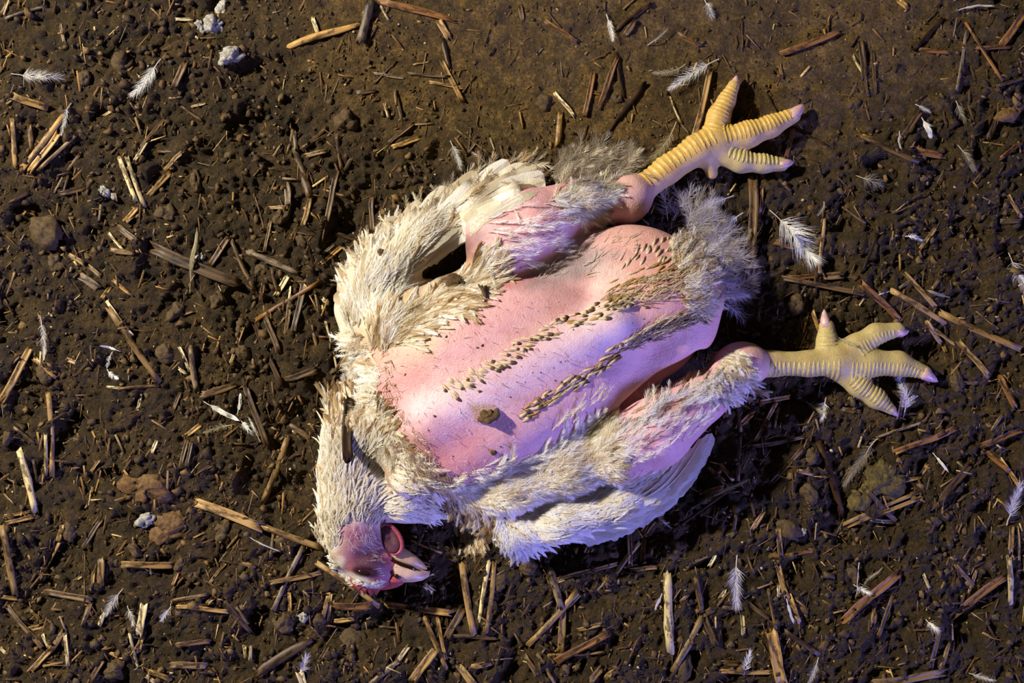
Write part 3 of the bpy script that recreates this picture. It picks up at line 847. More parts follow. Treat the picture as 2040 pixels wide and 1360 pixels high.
plumage('lower_thigh_plumage', [(1205, 850), (1300, 795), (1390, 745), (1440, 775), (1400, 810), (1330, 830), (1225, 870)], 85,
        [(1230, 870, 0.8, -0.6), (1350, 810, 0.75, -0.65), (1400, 790, 0.75, -0.5)],
        (24, 48), (7, 14), [C_COOL, C_WHITE, C_GREY, C_TAN], [3, 2, 2, 1.5], 0.35, barbs=20, fluff=0.5, barb_w=0.00018)
plumage('lower_hock_plumage', [(1385, 745), (1415, 698), (1470, 692), (1492, 735), (1505, 780), (1450, 800), (1400, 790)], 270,
        [(1420, 730, 0.5, 0.5), (1480, 770, 0.8, 0.35), (1440, 780, 0.6, 0.5)],
        (18, 38), (5, 10), [C_CREAM, C_GREY, C_WHITE, C_TAN], [3, 2, 3, 1], 0.35, vane=0.2, barbs=20, barb_w=0.00017, fluff=0.5)
# single tufts that stand apart on the bare thighs
sp = []
for i in range(46):
    p = sample_poly([(968, 430), (1060, 395), (1130, 400), (1150, 440), (1110, 500), (1050, 540), (980, 540), (962, 480)], 1)[0]
    sp.append((p[0], p[1], 1, random.uniform(-0.4, 0.15), random.uniform(24, 58), random.uniform(6, 18), C_WHITE if i % 3 else C_COOL, random.uniform(-.4, .4)))
sp += [(1012, 478, 1, 0.12, 85, 30, C_COOL, 0.1), (1030, 520, 0.9, 0.2, 60, 18, C_WHITE, 0.2), (975, 520, 0.1, 1, 46, 14, C_WHITE, 0.2), (1025, 408, 0.05, 0.9, 40, 8, C_WHITE, 0.3), (1055, 450, 1, -0.05, 70, 24, C_COOL, -0.1)]
for i in range(58):
    p = sample_poly([(1200, 870), (1290, 815), (1390, 770), (1420, 800), (1380, 870), (1320, 915), (1240, 930), (1205, 910)], 1)[0]
    sp.append((p[0], p[1], 0.8, random.uniform(-0.8, -0.3), random.uniform(26, 60), random.uniform(6, 16), C_COOL if i % 3 else C_WHITE, random.uniform(-.4, .4)))
sp += [(1196, 900, 0.6, -0.5, 80, 26, C_WHITE, 0.1), (1196, 902, 0.9, -0.05, 76, 22, C_WHITE, -0.1), (1198, 905, 0.6, 0.8, 60, 18, C_WHITE, 0.2), (1196, 904, 0.2, 1, 50, 14, C_CREAM, 0.2)]
single_feathers('thigh_feather', sp, barbs=16, fluff=0.45, lift=0.006, bare=0.25, barb_w=0.00017, shaft_w=0.0005, spread=0.55)
# tufts around the breast edge
sp = []
for i in range(26):
    x_ = random.uniform(940, 1060); sp.append((x_, 945 - (x_ - 940) * 0.22 + random.uniform(-12, 12), 1, random.uniform(-0.5, 0.2), random.uniform(26, 50), random.uniform(7, 14), C_WHITE, random.uniform(-.4, .4)))
for i in range(16):
    t_ = random.random(); sp.append((1090 + 110 * t_ + random.uniform(-10, 10), 862 - 70 * t_ + random.uniform(-6, 10), 0.6, -0.8, random.uniform(22, 44), random.uniform(4, 9), C_CREAM, random.uniform(-.4, .4)))
single_feathers('breast_edge_feather', sp, barbs=14, fluff=0.5, lift=0.005, bare=0.2, barb_w=0.00018)

# pin feathers: waxy sheaths with dark ends, each one a part ------------------------
def pin_mesh(kind):
    v = []; f = []
    prof = [(0, .12), (.15, .18), (.5, .17), (.62, .24), (.85, .20), (1.0, .06)] if kind == 0 else ([(0, .08), (.2, .16), (.6, .13), (1.0, .02)] if kind == 1 else [(0, .07), (.3, .11), (.7, .10), (1, .02)])
    n = 6; c = []
    pale = np.array(srgb(240, 222, 188)); brn = np.array(srgb(96, 70, 42)); gold = np.array(srgb(206, 172, 104))
    for (x, r) in prof:
        for k in range(n):
            a = 2 * math.pi * k / n
            v.append((x, r * 0.55 * math.cos(a), r * 0.55 * math.sin(a) + 0.3 * x * (1.2 - x)))
            m = smooth01(0.45, 0.65, np.array(x)) * (0.95 if kind == 0 else 0.35)
            c.append(pale * (1 - m) + brn * m if kind != 2 else gold * (1 - 0.5 * m) + brn * 0.5 * m)
    for i in range(len(prof) - 1):
        for k in range(n):
            a = i * n + k; b_ = i * n + (k + 1) % n
            f.append((a, b_, b_ + n, a + n))
    return mesh_np('pin_feather_%d' % kind, v, quads=f, cols=np.array(c))
PINS = [pin_mesh(k) for k in range(3)]
for m_ in PINS: m_.materials.append(M['feather'])
def pins(path, n, width, dirs, ln, kinds):
    path = np.array(path, float)
    for i in range(n):
        t_ = (i + random.random()) / n * (len(path) - 1); k = min(int(t_), len(path) - 2); fr = t_ - k
        p = path[k] * (1 - fr) + path[k + 1] * fr
        d = np.array(dirs[k]) * (1 - fr) + np.array(dirs[min(k + 1, len(dirs) - 1)]) * fr
        tg = path[k + 1] - path[k]; tg /= np.hypot(*tg); nr = np.array([-tg[1], tg[0]])
        p = p + nr * random.uniform(-1, 1) * width
        x, y, z = (float(v) for v in on_surf(np.array([p[0]]), np.array([p[1]])))
        a = math.atan2(-d[1], d[0]) + random.gauss(0, 0.16)
        L = random.uniform(*ln) * MPP
        x2, y2 = x + math.cos(a) * L, y + math.sin(a) * L
        z2 = float(surf_z(np.array([x2]), np.array([y2])))
        o = add_obj('pin_feather', PINS[random.choice(kinds)], None, hen)
        o.location = (x, y, z - 0.0006)
        o.rotation_euler = (0, -math.atan2(z2 - z, L) * 0.8, a)
        o.scale = (L, random.uniform(0.011, 0.017), 0.012)
pins([(882, 775), (950, 735), (1030, 688), (1110, 648), (1190, 622), (1250, 600)], 118, 14,
     [(0.8, 0.55), (0.9, 0.35), (0.95, 0.1), (0.97, -0.1), (0.97, -0.25), (0.95, -0.3)], (16, 30), [0, 0, 1, 1, 2])
pins([(1030, 835), (1090, 795), (1160, 755), (1240, 690), (1330, 650), (1395, 628)], 108, 13,
     [(0.85, -0.4), (0.85, -0.5), (0.85, -0.55), (0.85, -0.5), (0.93, -0.35), (0.95, -0.3)], (18, 36), [1, 2, 2, 0])
pins([(1190, 600), (1250, 570), (1320, 540), (1380, 545)], 55, 22, [(0.9, -0.4), (0.9, -0.4), (0.85, -0.5), (0.8, -0.5)], (18, 34), [2, 1, 2])
pins([(1230, 520), (1300, 500), (1350, 500)], 22, 26, [(0.5, -0.8), (0.4, -0.9), (0.5, -0.8)], (14, 26), [1])

# quills lying in the groin, stray hairs on the bare skin -----------------------------
plumage('groin_hairs', [(1050, 560), (1120, 500), (1190, 465), (1290, 460), (1250, 520), (1180, 550), (1110, 565)], 60,
        [(1100, 540, 0.75, -0.65), (1200, 500, 0.7, -0.7)], (12, 30), (0.5, 1.5), [C_WHITE, C_CREAM], [1, 1], 0.3, barbs=2, shaft_w=0.0004)
plumage('breast_down', [(770, 700), (860, 645), (1000, 590), (1180, 610), (1200, 760), (1100, 850), (950, 940), (860, 920), (790, 830)], 220,
        [(800, 750, 0.6, 0.6), (1000, 700, 0.9, 0.2), (900, 900, 0.6, 0.7)], (4, 10), (0.5, 1.2), [C_WHITE, srgb(214, 120, 110)], [2, 1], 0.8, barbs=2, shaft_w=0.00025, barb_w=0.00012)
plumage('breast_stubble', [(765, 700), (775, 690), (800, 810), (880, 930), (940, 945), (900, 965), (850, 935), (790, 850), (768, 790)], 170,
        [(780, 760, -0.5, 0.7), (860, 910, 0.2, 0.9)], (8, 20), (1, 3), [C_WHITE, C_TAN, srgb(176, 96, 96)], [2, 1, 1.3], 0.7, barbs=4, shaft_w=0.0004)
# ------------------------------------------------------------------ beak, comb, wattle, eye, claws, leg scales
def sweep(name, pts, radii, mat, parent, n=10, flat=1.0, cols=None, up=Vector((0, 0, 1))):
    """tapered tube through world points; flat squashes it along z"""
    v = []; f = []
    K = len(pts)
    for i, p in enumerate(pts):
        d = (pts[min(i + 1, K - 1)] - pts[max(i - 1, 0)]).normalized()
        s = d.cross(up).normalized(); u = s.cross(d)
        for k in range(n):
            a = 2 * math.pi * k / n
            v.append(p + s * (math.cos(a) * radii[i]) + u * (math.sin(a) * radii[i] * flat))
    for i in range(K - 1):
        for k in range(n):
            a = i * n + k; b = i * n + (k + 1) % n
            f.append((a, b, b + n, a + n))
    v.append(pts[0]); v.append(pts[-1])
    t = [(len(v) - 2, (k + 1) % n, k) for k in range(n)] + [(len(v) - 1, (K - 1) * n + k, (K - 1) * n + (k + 1) % n) for k in range(n)]
    return add_obj(name, mesh_np(name, [tuple(q) for q in v], tris=t, quads=f), mat, parent)
def wp(l):
    return [W(x, y, z / 1000) for x, y, z in l]

# beak: the head lies on its side, comb towards the bottom of the picture
upper_beak = sweep('upper_beak', wp([(770, 1126, 35), (790, 1136, 36), (808, 1141, 36), (826, 1144, 34), (840, 1145, 31), (851, 1143, 28), (856, 1137, 26)]),
      [.0122, .0108, .0094, .0076, .0056, .0032, .0008], M['beak_up'], hen, 14, 0.9)
sweep('lower_beak', wp([(766, 1094, 35), (786, 1101, 37), (806, 1110, 37), (824, 1118, 35), (838, 1126, 31), (850, 1133, 28)]),
      [.0100, .0090, .0078, .0060, .0040, .0010], M['beak_lo'], hen, 12, 0.8)
sweep('mouth_line', wp([(764, 1106, 44), (780, 1115, 45), (800, 1124, 44), (820, 1131, 41), (838, 1137, 35)]), [.0008, .0016, .0021, .0020, .0006], M['eye'], hen, 6)
sweep('gape', wp([(757, 1098, 44), (768, 1104, 46), (780, 1114, 46)]), [.0015, .0026, .0014], M['comb'], hen, 8)
sweep('nostril', wp([(782, 1145, 46), (790, 1147, 47.5), (798, 1151, 47)]), [.0008, .0022, .0010], M['eye'], upper_beak, 6)
sweep('cere', wp([(770, 1150, 38), (786, 1152, 41), (802, 1156, 38)]), [.005, .0062, .0025], M['comb'], hen, 10)
# comb: low blade with serrated edge
comb_v = []; comb_q = []
outline = [(697, 1148, 4), (706, 1156, 8), (714, 1159, 18), (720, 1160, 8), (726, 1162, 19), (732, 1162, 9), (738, 1164, 20), (744, 1163, 9), (750, 1164, 17), (757, 1162, 8), (766, 1161, 9), (778, 1160, 8), (790, 1158, 7), (802, 1154, 5), (808, 1150, 2)]
nO = len(outline)
for i, (x, y, h) in enumerate(outline):
    for (dy, z) in ((-2, 26), (0, 31), (4 + h * 0.55, 29), (5 + h, 24), (4 + h * 0.55, 18), (0, 16)):
        comb_v.append(tuple(W(x, y + dy, z / 1000)))
for i in range(nO - 1):
    for k in range(6):
        a = i * 6 + k; b = i * 6 + (k + 1) % 6
        comb_q.append((a, b, b + 6, a + 6))
add_obj('comb', mesh_np('comb', comb_v, quads=comb_q, smooth=False), M['comb'], hen)
# wattle: flat dark lobe with a red rolled rim
def ring_pts(cx, cy, rx, ry, ang, z, n=22):
    a = math.radians(ang); o = []
    for k in range(n + 1):
        t_ = 2 * math.pi * k / n
        u, v_ = rx * math.cos(t_), ry * math.sin(t_) * (1 + 0.15 * math.cos(t_))
        o.append(W(cx + u * math.cos(a) - v_ * math.sin(a), cy + u * math.sin(a) + v_ * math.cos(a), (z + 2.5 * math.sin(t_ + 1)) / 1000))
    return o
wv = []; wq = []; wt = []
rg = ring_pts(778, 1074, 31, 18, 66, 45)[:-1]
cW = W(778, 1074, 0.0455)
for zoff, sc in ((0.0, 1.0), (0.0018, 0.75), (0.001, 0.35), (-0.006, 1.0)):
    for p in rg:
        q_ = cW.lerp(p, sc); q_.z += zoff; wv.append(tuple(q_))
n_ = len(rg)
for a0, b0 in ((3, 0), (0, 1), (1, 2)):
    for k in range(n_):
        wq.append((a0 * n_ + k, a0 * n_ + (k + 1) % n_, b0 * n_ + (k + 1) % n_, b0 * n_ + k))
wv.append(tuple(cW)); wt = [(2 * n_ + k, 2 * n_ + (k + 1) % n_, len(wv) - 1) for k in range(n_)]
wat = add_obj('wattle', mesh_np('wattle', wv, tris=wt, quads=wq), M['wattle_in'], hen)
rim = ring_pts(778, 1074, 32, 19, 66, 45.5)
rim = rim[9:22] + rim[0:3]
sweep('wattle_rim', rim, [.0004 + .0019 * math.sin(math.pi * (k + 0.5) / len(rim)) for k in range(len(rim))], M['wattle_rim'], wat, 8)
# sunken eye between the swollen lids
sweep('eye', wp([(708, 1135, 54), (717, 1138.5, 55.5), (728, 1140.5, 56), (739, 1140.5, 55), (747, 1138.5, 53)]), [.0006, .0022, .0028, .0022, .0006], M['eye'], hen, 10, 0.6)

# claws
for pts, r in [
    ([(1460, 176, 9), (1465, 162, 9), (1468, 150, 6)], 5), ([(1574, 234, 11), (1590, 220, 11), (1602, 208, 8)], 7),
    ([(1552, 327, 10), (1568, 325, 10), (1582, 322, 7)], 6),
    ([(1646, 652, 14), (1643, 634, 13), (1642, 616, 10)], 5.5), ([(1784, 658, 13), (1798, 662, 12), (1811, 659, 9)], 6),
    ([(1836, 740, 12), (1852, 750, 11), (1868, 760, 7)], 7), ([(1772, 813, 9), (1781, 821, 7), (1789, 829, 5)], 4.5)]:
    p = wp(pts)
    p = [p[0], p[0].lerp(p[1], .5), p[1], p[1].lerp(p[2], .6), p[2]]
    sweep('claw', p, [r / 1000 * f_ for f_ in (1.0, .95, .75, .45, .08)], M['claw'], hen, 8)

# scutes: each band of leg scale is a small curved plate snapped onto the skin
def scutes(path, rad, step, cx_dir, span, mat, thick=0.0007, wmul=0.92, jitter=0.06):
    P = [W(x, y, z / 1000) for x, y, z in path]
    seg = [(P[i + 1] - P[i]).length for i in range(len(P) - 1)]; tot = sum(seg)
    s = step * 0.5
    while s < tot - step * 0.3:
        k = 0; a = s
        while k < len(seg) - 1 and a > seg[k]: a -= seg[k]; k += 1
        fr = a / seg[k]
        c = P[k].lerp(P[k + 1], fr); d = (P[k + 1] - P[k]).normalized(); r = (rad[k] * (1 - fr) + rad[k + 1] * fr) / 1000
        n0 = Vector((cx_dir[0], -cx_dir[1], cx_dir[2])); n0 = (n0 - d * n0.dot(d)).normalized(); t0 = d.cross(n0)
        na = 9; v = []; q_ = []
        tw = random.uniform(-jitter, jitter)
        for j in range(na):
            u = -1 + 2 * j / (na - 1)
            ph = u * math.radians(span)
            rd = n0 * math.cos(ph) + t0 * math.sin(ph)
            half = step * 0.5 * wmul * math.sqrt(max(1 - abs(u) ** 3, 0.02))
            for w_, h_ in ((-1, -0.0004), (-0.45, thick), (0.4, thick * 0.8), (1, -0.0004)):
                g_ = c + rd * r * 1.02 + d * (w_ * half + tw * u * step)
                loc, nor, _, dist = bvh.find_nearest(g_)
                if nor.dot(rd) < 0: nor = -nor
                v.append(tuple(loc + nor * h_))
        for j in range(na - 1):
            for m in range(3):
                a_ = j * 4 + m
                q_.append((a_, a_ + 4, a_ + 5, a_ + 1))
        add_obj('scute', mesh_np('scute', v, quads=q_), mat, hen)
        s += step
scutes([(1290, 372, 22), (1330, 338, 20), (1390, 298, 18), (1430, 280, 16)], [15.5, 15.5, 17, 17], 0.0058, (-0.55, -0.75, 0.75), 62, M['scute'], 0.0009)
scutes([(1420, 265, 15), (1432, 232, 13), (1447, 202, 11), (1460, 176, 9)], [13, 12.5, 9.5, 7], 0.0042, (-0.3, -0.1, 0.9), 66, M['scute'])
scutes([(1440, 280, 15), (1490, 268, 14), (1535, 252, 12), (1574, 233, 10)], [14, 14.5, 12, 9], 0.0045, (-0.3, -0.6, 0.75), 60, M['scute'])
scutes([(1445, 312, 13), (1475, 322, 12), (1520, 326, 10), (1552, 327, 9)], [13, 12, 10, 8], 0.0045, (0, -0.7, 0.7), 55, M['scute2'])
scutes([(1525, 724, 22), (1540, 724, 21), (1610, 724, 18), (1668, 722, 16)], [15, 14, 14, 17], 0.0048, (0, 0.6, 0.75), 52, M['scute2'], 0.0006)
scutes([(1649, 690, 13), (1648, 670, 13), (1647, 652, 12)], [12, 11, 9], 0.0042, (-0.3, 0, 0.9), 55, M['scute2'], 0.0008)
scutes([(1700, 692, 14), (1745, 665, 13), (1785, 656, 12)], [13.5, 11.5, 8.5], 0.004, (0, 0.7, 0.7), 55, M['scute2'], 0.0006)
scutes([(1690, 722, 15), (1730, 722, 14), (1790, 724, 12), (1838, 740, 11)], [17, 15.5, 13.5, 8], 0.004, (0, 0.75, 0.65), 55, M['scute2'], 0.0006)
scutes([(1692, 752, 13), (1710, 768, 12), (1745, 793, 10), (1772, 812, 8)], [13, 12, 11, 6], 0.0042, (0.3, -0.2, 0.9), 62, M['scute2'], 0.0007)

# specks of dirt stuck to the skin and plumage
ico_v = np.array([(0, 0, 1), (.894, 0, .447), (.276, .851, .447), (-.724, .526, .447), (-.724, -.526, .447), (.276, -.851, .447),
                  (.724, .526, -.447), (-.276, .851, -.447), (-.894, 0, -.447), (-.276, -.851, -.447), (.724, -.526, -.447), (0, 0, -1)])
ico_f = np.array([(0, 1, 2), (0, 2, 3), (0, 3, 4), (0, 4, 5), (0, 5, 1), (1, 6, 2), (2, 7, 3), (3, 8, 4), (4, 9, 5), (5, 10, 1),
                  (6, 7, 2), (7, 8, 3), (8, 9, 4), (9, 10, 5), (10, 6, 1), (11, 7, 6), (11, 8, 7), (11, 9, 8), (11, 10, 9), (11, 6, 10)])
def crumbs(x, y, z, size, col, rough=0.45, squash=0.75):
    n = len(x)
    k = 1 + rough * (rng.random((n, 12, 1)) * 2 - 1)
    sc = np.stack([size * rng.uniform(0.7, 1.3, n), size * rng.uniform(0.7, 1.3, n), size * squash * rng.uniform(0.7, 1.2, n)], -1)
    v = ico_v[None] * k * sc[:, None, :]
    a = rng.uniform(0, 2 * math.pi, n); ca, sa = np.cos(a)[:, None], np.sin(a)[:, None]
    vx = v[..., 0] * ca - v[..., 1] * sa; vy = v[..., 0] * sa + v[..., 1] * ca
    V = np.stack([vx + x[:, None], vy + y[:, None], v[..., 2] + z[:, None]], -1)
    T = ico_f[None] + (np.arange(n) * 12)[:, None, None]
    return V.reshape(-1, 3), T.reshape(-1, 3), np.repeat(col[:, None, :], 12, 1).reshape(-1, 3)
n = 140
pt = np.concatenate([sample_poly([(780, 720), (960, 600), (1180, 600), (1380, 600), (1200, 780), (1000, 920), (880, 940)], 80),
                     sample_poly([(700, 620), (800, 480), (960, 520), (860, 640)], 30), sample_poly([(880, 980), (1150, 900), (1250, 960), (1060, 1060)], 30)])
x, y, z = on_surf(pt[:, 0], pt[:, 1])
v, t, c = crumbs(x, y, z, 0.0004 + 0.0013 * rng.random(n) ** 3, np.repeat(np.array([srgb(84, 60, 38)]), n, 0))
add_obj('dirt_specks', mesh_np('dirt_specks', v, tris=t, cols=c, smooth=False), M['crumb'], hen, kind='stuff')

# clods of mud stuck on the bird: separate things resting on it
def lump(name, px, py, rx, ry, h, ang, mat, label, cat, group=None, zbase=None, seed=0, detail=0.35, bits=0):
    r_ = np.random.default_rng(seed)
    nu, nv = 26, 14; v = []; q_ = []
    X0, Y0, Z0 = on_surf(np.array([px]), np.array([py]))
    z_ = float(Z0[0]) if zbase is None else zbase
    a = math.radians(ang); o1, o2 = r_.uniform(0, 50, 2)
    for i in range(nv):
        th = math.pi * 0.62 * i / (nv - 1)
        for k in range(nu):
            p = 2 * math.pi * k / nu
            sx, sy, sz = math.sin(th) * math.cos(p), math.sin(th) * math.sin(p), math.cos(th)
            m = 1 + detail * float(fbm(np.array(sx + o1), np.array(sy + o2 + sz * 0.7), 1.1, 4, 0.62)) * 1.3
            lx, ly, lz = sx * rx * MPP * m, sy * ry * MPP * m, sz * h / 1000 * m
            v.append((lx * math.cos(a) - ly * math.sin(a), lx * math.sin(a) + ly * math.cos(a), lz))
    for i in range(nv - 1):
        for k in range(nu):
            b0 = i * nu + k; b1 = i * nu + (k + 1) % nu
            q_.append((b0, b0 + nu, b1 + nu, b1))
    o = add_obj(name, mesh_np(name, v, quads=q_, smooth=True), mat, None, label, cat, group)
    o.location = (float(X0[0]), float(Y0[0]), z_ + h / 1000 * 0.12)
    return o
lump('dirt_clump', 915, 568, 20, 13, 4.5, -30, M['mud'], 'dark crumb of mud caught in the tan shoulder feathers', 'dirt', seed=1, detail=1.2)
lump('dirt_clump', 966, 582, 26, 10, 7, -60, M['mud'], 'long sliver of mud at the top edge of the bare breast', 'dirt', seed=2, detail=1.1)
lump('dirt_clump', 977, 826, 18, 13, 6, 20, M['mud'], 'spiky clump of dirt lying on the middle of the bare breast', 'dirt', seed=3, detail=1.1)
lump('dirt_clump', 983, 901, 6, 5, 3, 0, M['mud'], 'small round dirt crumb low on the bare breast', 'dirt', seed=4)
lump('dirt_clump', 1008, 917, 8, 4, 2.5, -5, M['mud'], 'small flat dirt crumb at the lower breast edge', 'dirt', seed=5)
lump('dirt_clump', 762, 505, 9, 8, 4, 0, M['mud'], 'little mud crumb on the white wing coverts', 'dirt', seed=6, detail=0.7)
# ------------------------------------------------------------------ litter on the earth floor
def free_of_hen(px, py):
    return surf_z(WX(px), WY(py)) < ground_z(WX(px), WY(py)) + 0.004
# soil crumbs, too many to count
n = 46000
px = rng.uniform(-380, 2420, n); py = rng.uniform(-320, 1680, n)
rm = rough_mask(px, py)
x, y = WX(px), WY(py)
clump = smooth01(-0.25, 0.35, fbm(x, y, 0.05, 3, 0.6, 40))
keep = rng.random(n) < (0.25 + 0.75 * clump) * (0.7 + 0.3 * rm)
keep &= ~(((px - 1080) / 400) ** 2 + ((py - 720) / 320) ** 2 < 0.6)
px, py, x, y, rm = px[keep], py[keep], x[keep], y[keep], rm[keep]; n = len(px)
size = 0.0005 + 0.0034 * rng.random(n) ** 6 * (0.25 + 0.75 * rm) + 0.0006 * rng.random(n)
pal = np.array([srgb(66, 50, 30), srgb(90, 70, 42), srgb(50, 37, 22), srgb(112, 90, 58), srgb(82, 70, 52), srgb(170, 150, 110), srgb(196, 184, 156)])
ci = rng.choice(len(pal), n, p=[.30, .25, .22, .10, .10, .02, .01])
size = np.where(ci >= 5, np.minimum(size, 0.0012), size)
pal = pal * np.array([1, 0.97, 0.78])
v, t, c = crumbs(x, y, ground_z(x, y) + size * 0.25, size, pal[ci], rough=0.75)
add_obj('soil_crumbs', mesh_np('soil_crumbs', v, tris=t, cols=c, smooth=False), M['crumb'], None,
        'loose brown soil crumbs scattered over the earth floor', 'soil', kind='stuff')

# chaff: short broken bits of straw, too many to count
n = 10500
px = rng.uniform(-380, 2420, n); py = rng.uniform(-320, 1680, n)
keep = (rng.random(n) < (0.25 + 0.75 * rough_mask(px, py) * (0.5 + 0.5 * smooth01(300, 1100, py)))) & ~(((px - 1080) / 400) ** 2 + ((py - 720) / 320) ** 2 < 0.6)
px, py = px[keep], py[keep]; n = len(px)
x, y = WX(px), WY(py); a = rng.uniform(0, math.pi, n); a = np.where(rng.random(n) < 0.4, rng.normal(1.35, 0.35, n), a)
Lh = (4 + 20 * rng.random(n) ** 2) * MPP * 0.9; wh = (0.5 + 1.7 * rng.random(n) ** 2) * MPP
zc = ground_z(x, y); z1 = ground_z(x + np.cos(a) * Lh, y + np.sin(a) * Lh); z2 = ground_z(x - np.cos(a) * Lh, y - np.sin(a) * Lh)
zm = np.maximum(np.maximum(z1, z2) * 0.5 + zc * 0.5, zc) + 0.0006
v8 = []
for sx, zt in ((1, z1), (-1, z2)):
    for (sy, sz) in ((1, 0), (-1, 0), (-1, 1), (1, 1)):
        v8.append(np.stack([x + sx * np.cos(a) * Lh - sy * np.sin(a) * wh, y + sx * np.sin(a) * Lh + sy * np.cos(a) * wh, zm + 0.5 * (zt - zc).clip(-0.002, 0.004) + sz * wh * 0.7 - 0.0002], -1))
V = np.stack(v8, 1)
q = np.array([(0, 1, 2, 3), (5, 4, 7, 6), (0, 3, 7, 4), (1, 5, 6, 2), (3, 2, 6, 7), (0, 4, 5, 1)])
Q = (q[None] + (np.arange(n) * 8)[:, None, None]).reshape(-1, 4)
pal = np.array([srgb(150, 116, 64), srgb(112, 82, 44), srgb(84, 60, 34), srgb(200, 172, 112), srgb(128, 108, 80), srgb(60, 42, 26)])
ci = rng.choice(len(pal), n, p=[.13, .24, .26, .04, .13, .20])
add_obj('straw_chaff', mesh_np('straw_chaff', V.reshape(-1, 3), quads=Q, cols=np.repeat(pal[ci][:, None], 8, 1).reshape(-1, 3), smooth=False), M['crumb'], None,
        'short broken straw bits trodden into the earth floor', 'straw', kind='stuff')

# ---- where things lie, in words
LANDMARKS = [  # px, py, phrase
 (735, 1130, "the hen's head"), (1500, 250, "the upper foot"), (1720, 720, "the lower foot"), (880, 430, "the upper wing"),
 (1250, 1010, "the lower wing"), (1440, 520, "the hen's tail"), (680, 820, "the hen's neck"), (1280, 420, "the upper hock")]
def place_words(px, py):
    best = min(LANDMARKS, key=lambda l: math.hypot(px - l[0], py - l[1]))
    d = math.hypot(px - best[0], py - best[1])
    if d < 230:
        dx, dy = px - best[0], py - best[1]
        if abs(dx) > abs(dy) * 1.6: w = 'right of' if dx > 0 else 'left of'
        elif abs(dy) > abs(dx) * 1.6: w = 'below' if dy > 0 else 'above'
        else: w = ('lower' if dy > 0 else 'upper') + ('-right of' if dx > 0 else '-left of')
        return w + ' ' + best[2]
    cx = ['far left', 'left', 'centre left', 'centre right', 'right', 'far right'][min(int(px / 340), 5)]
    cy = ['top', 'upper', 'lower', 'bottom'][min(max(int(py / 340), 0), 3)]
    return 'in the ' + cy + ' ' + cx
def tilt_words(dx, dy):
    a = math.degrees(math.atan2(-dy, dx)) % 180
    if a < 15 or a > 165: return 'level'
    if 75 < a < 105: return 'upright'
    if a < 45: return 'gently rising'
    if a < 75: return 'steeply rising'
    if a < 135: return 'steeply falling'
    return 'gently falling'
PENDING = []   # (object, text, px, py) -> labels made unique at the end
ORD = ['', 'second', 'third', 'fourth', 'fifth', 'sixth', 'seventh', 'eighth', 'ninth', 'tenth']
def finish_labels():
    by = {}
    for it in PENDING: by.setdefault(it[1], []).append(it)
    for text, its in by.items():
        if len(its) == 1:
            its[0][0]['label'] = text; continue
        xs = [i[2] for i in its]; ys = [i[3] for i in its]
        horiz = (max(xs) - min(xs)) >= (max(ys) - min(ys))
        its.sort(key=lambda i: i[2] if horiz else i[3])
        first, last, frm = ('leftmost', 'rightmost', 'from left') if horiz else ('topmost', 'lowest', 'from top')
        for k, it in enumerate(its):
            w = first if k == 0 else last if k == len(its) - 1 else ORD[k] + ' ' + frm
            it[0]['label'] = text + ', ' + w

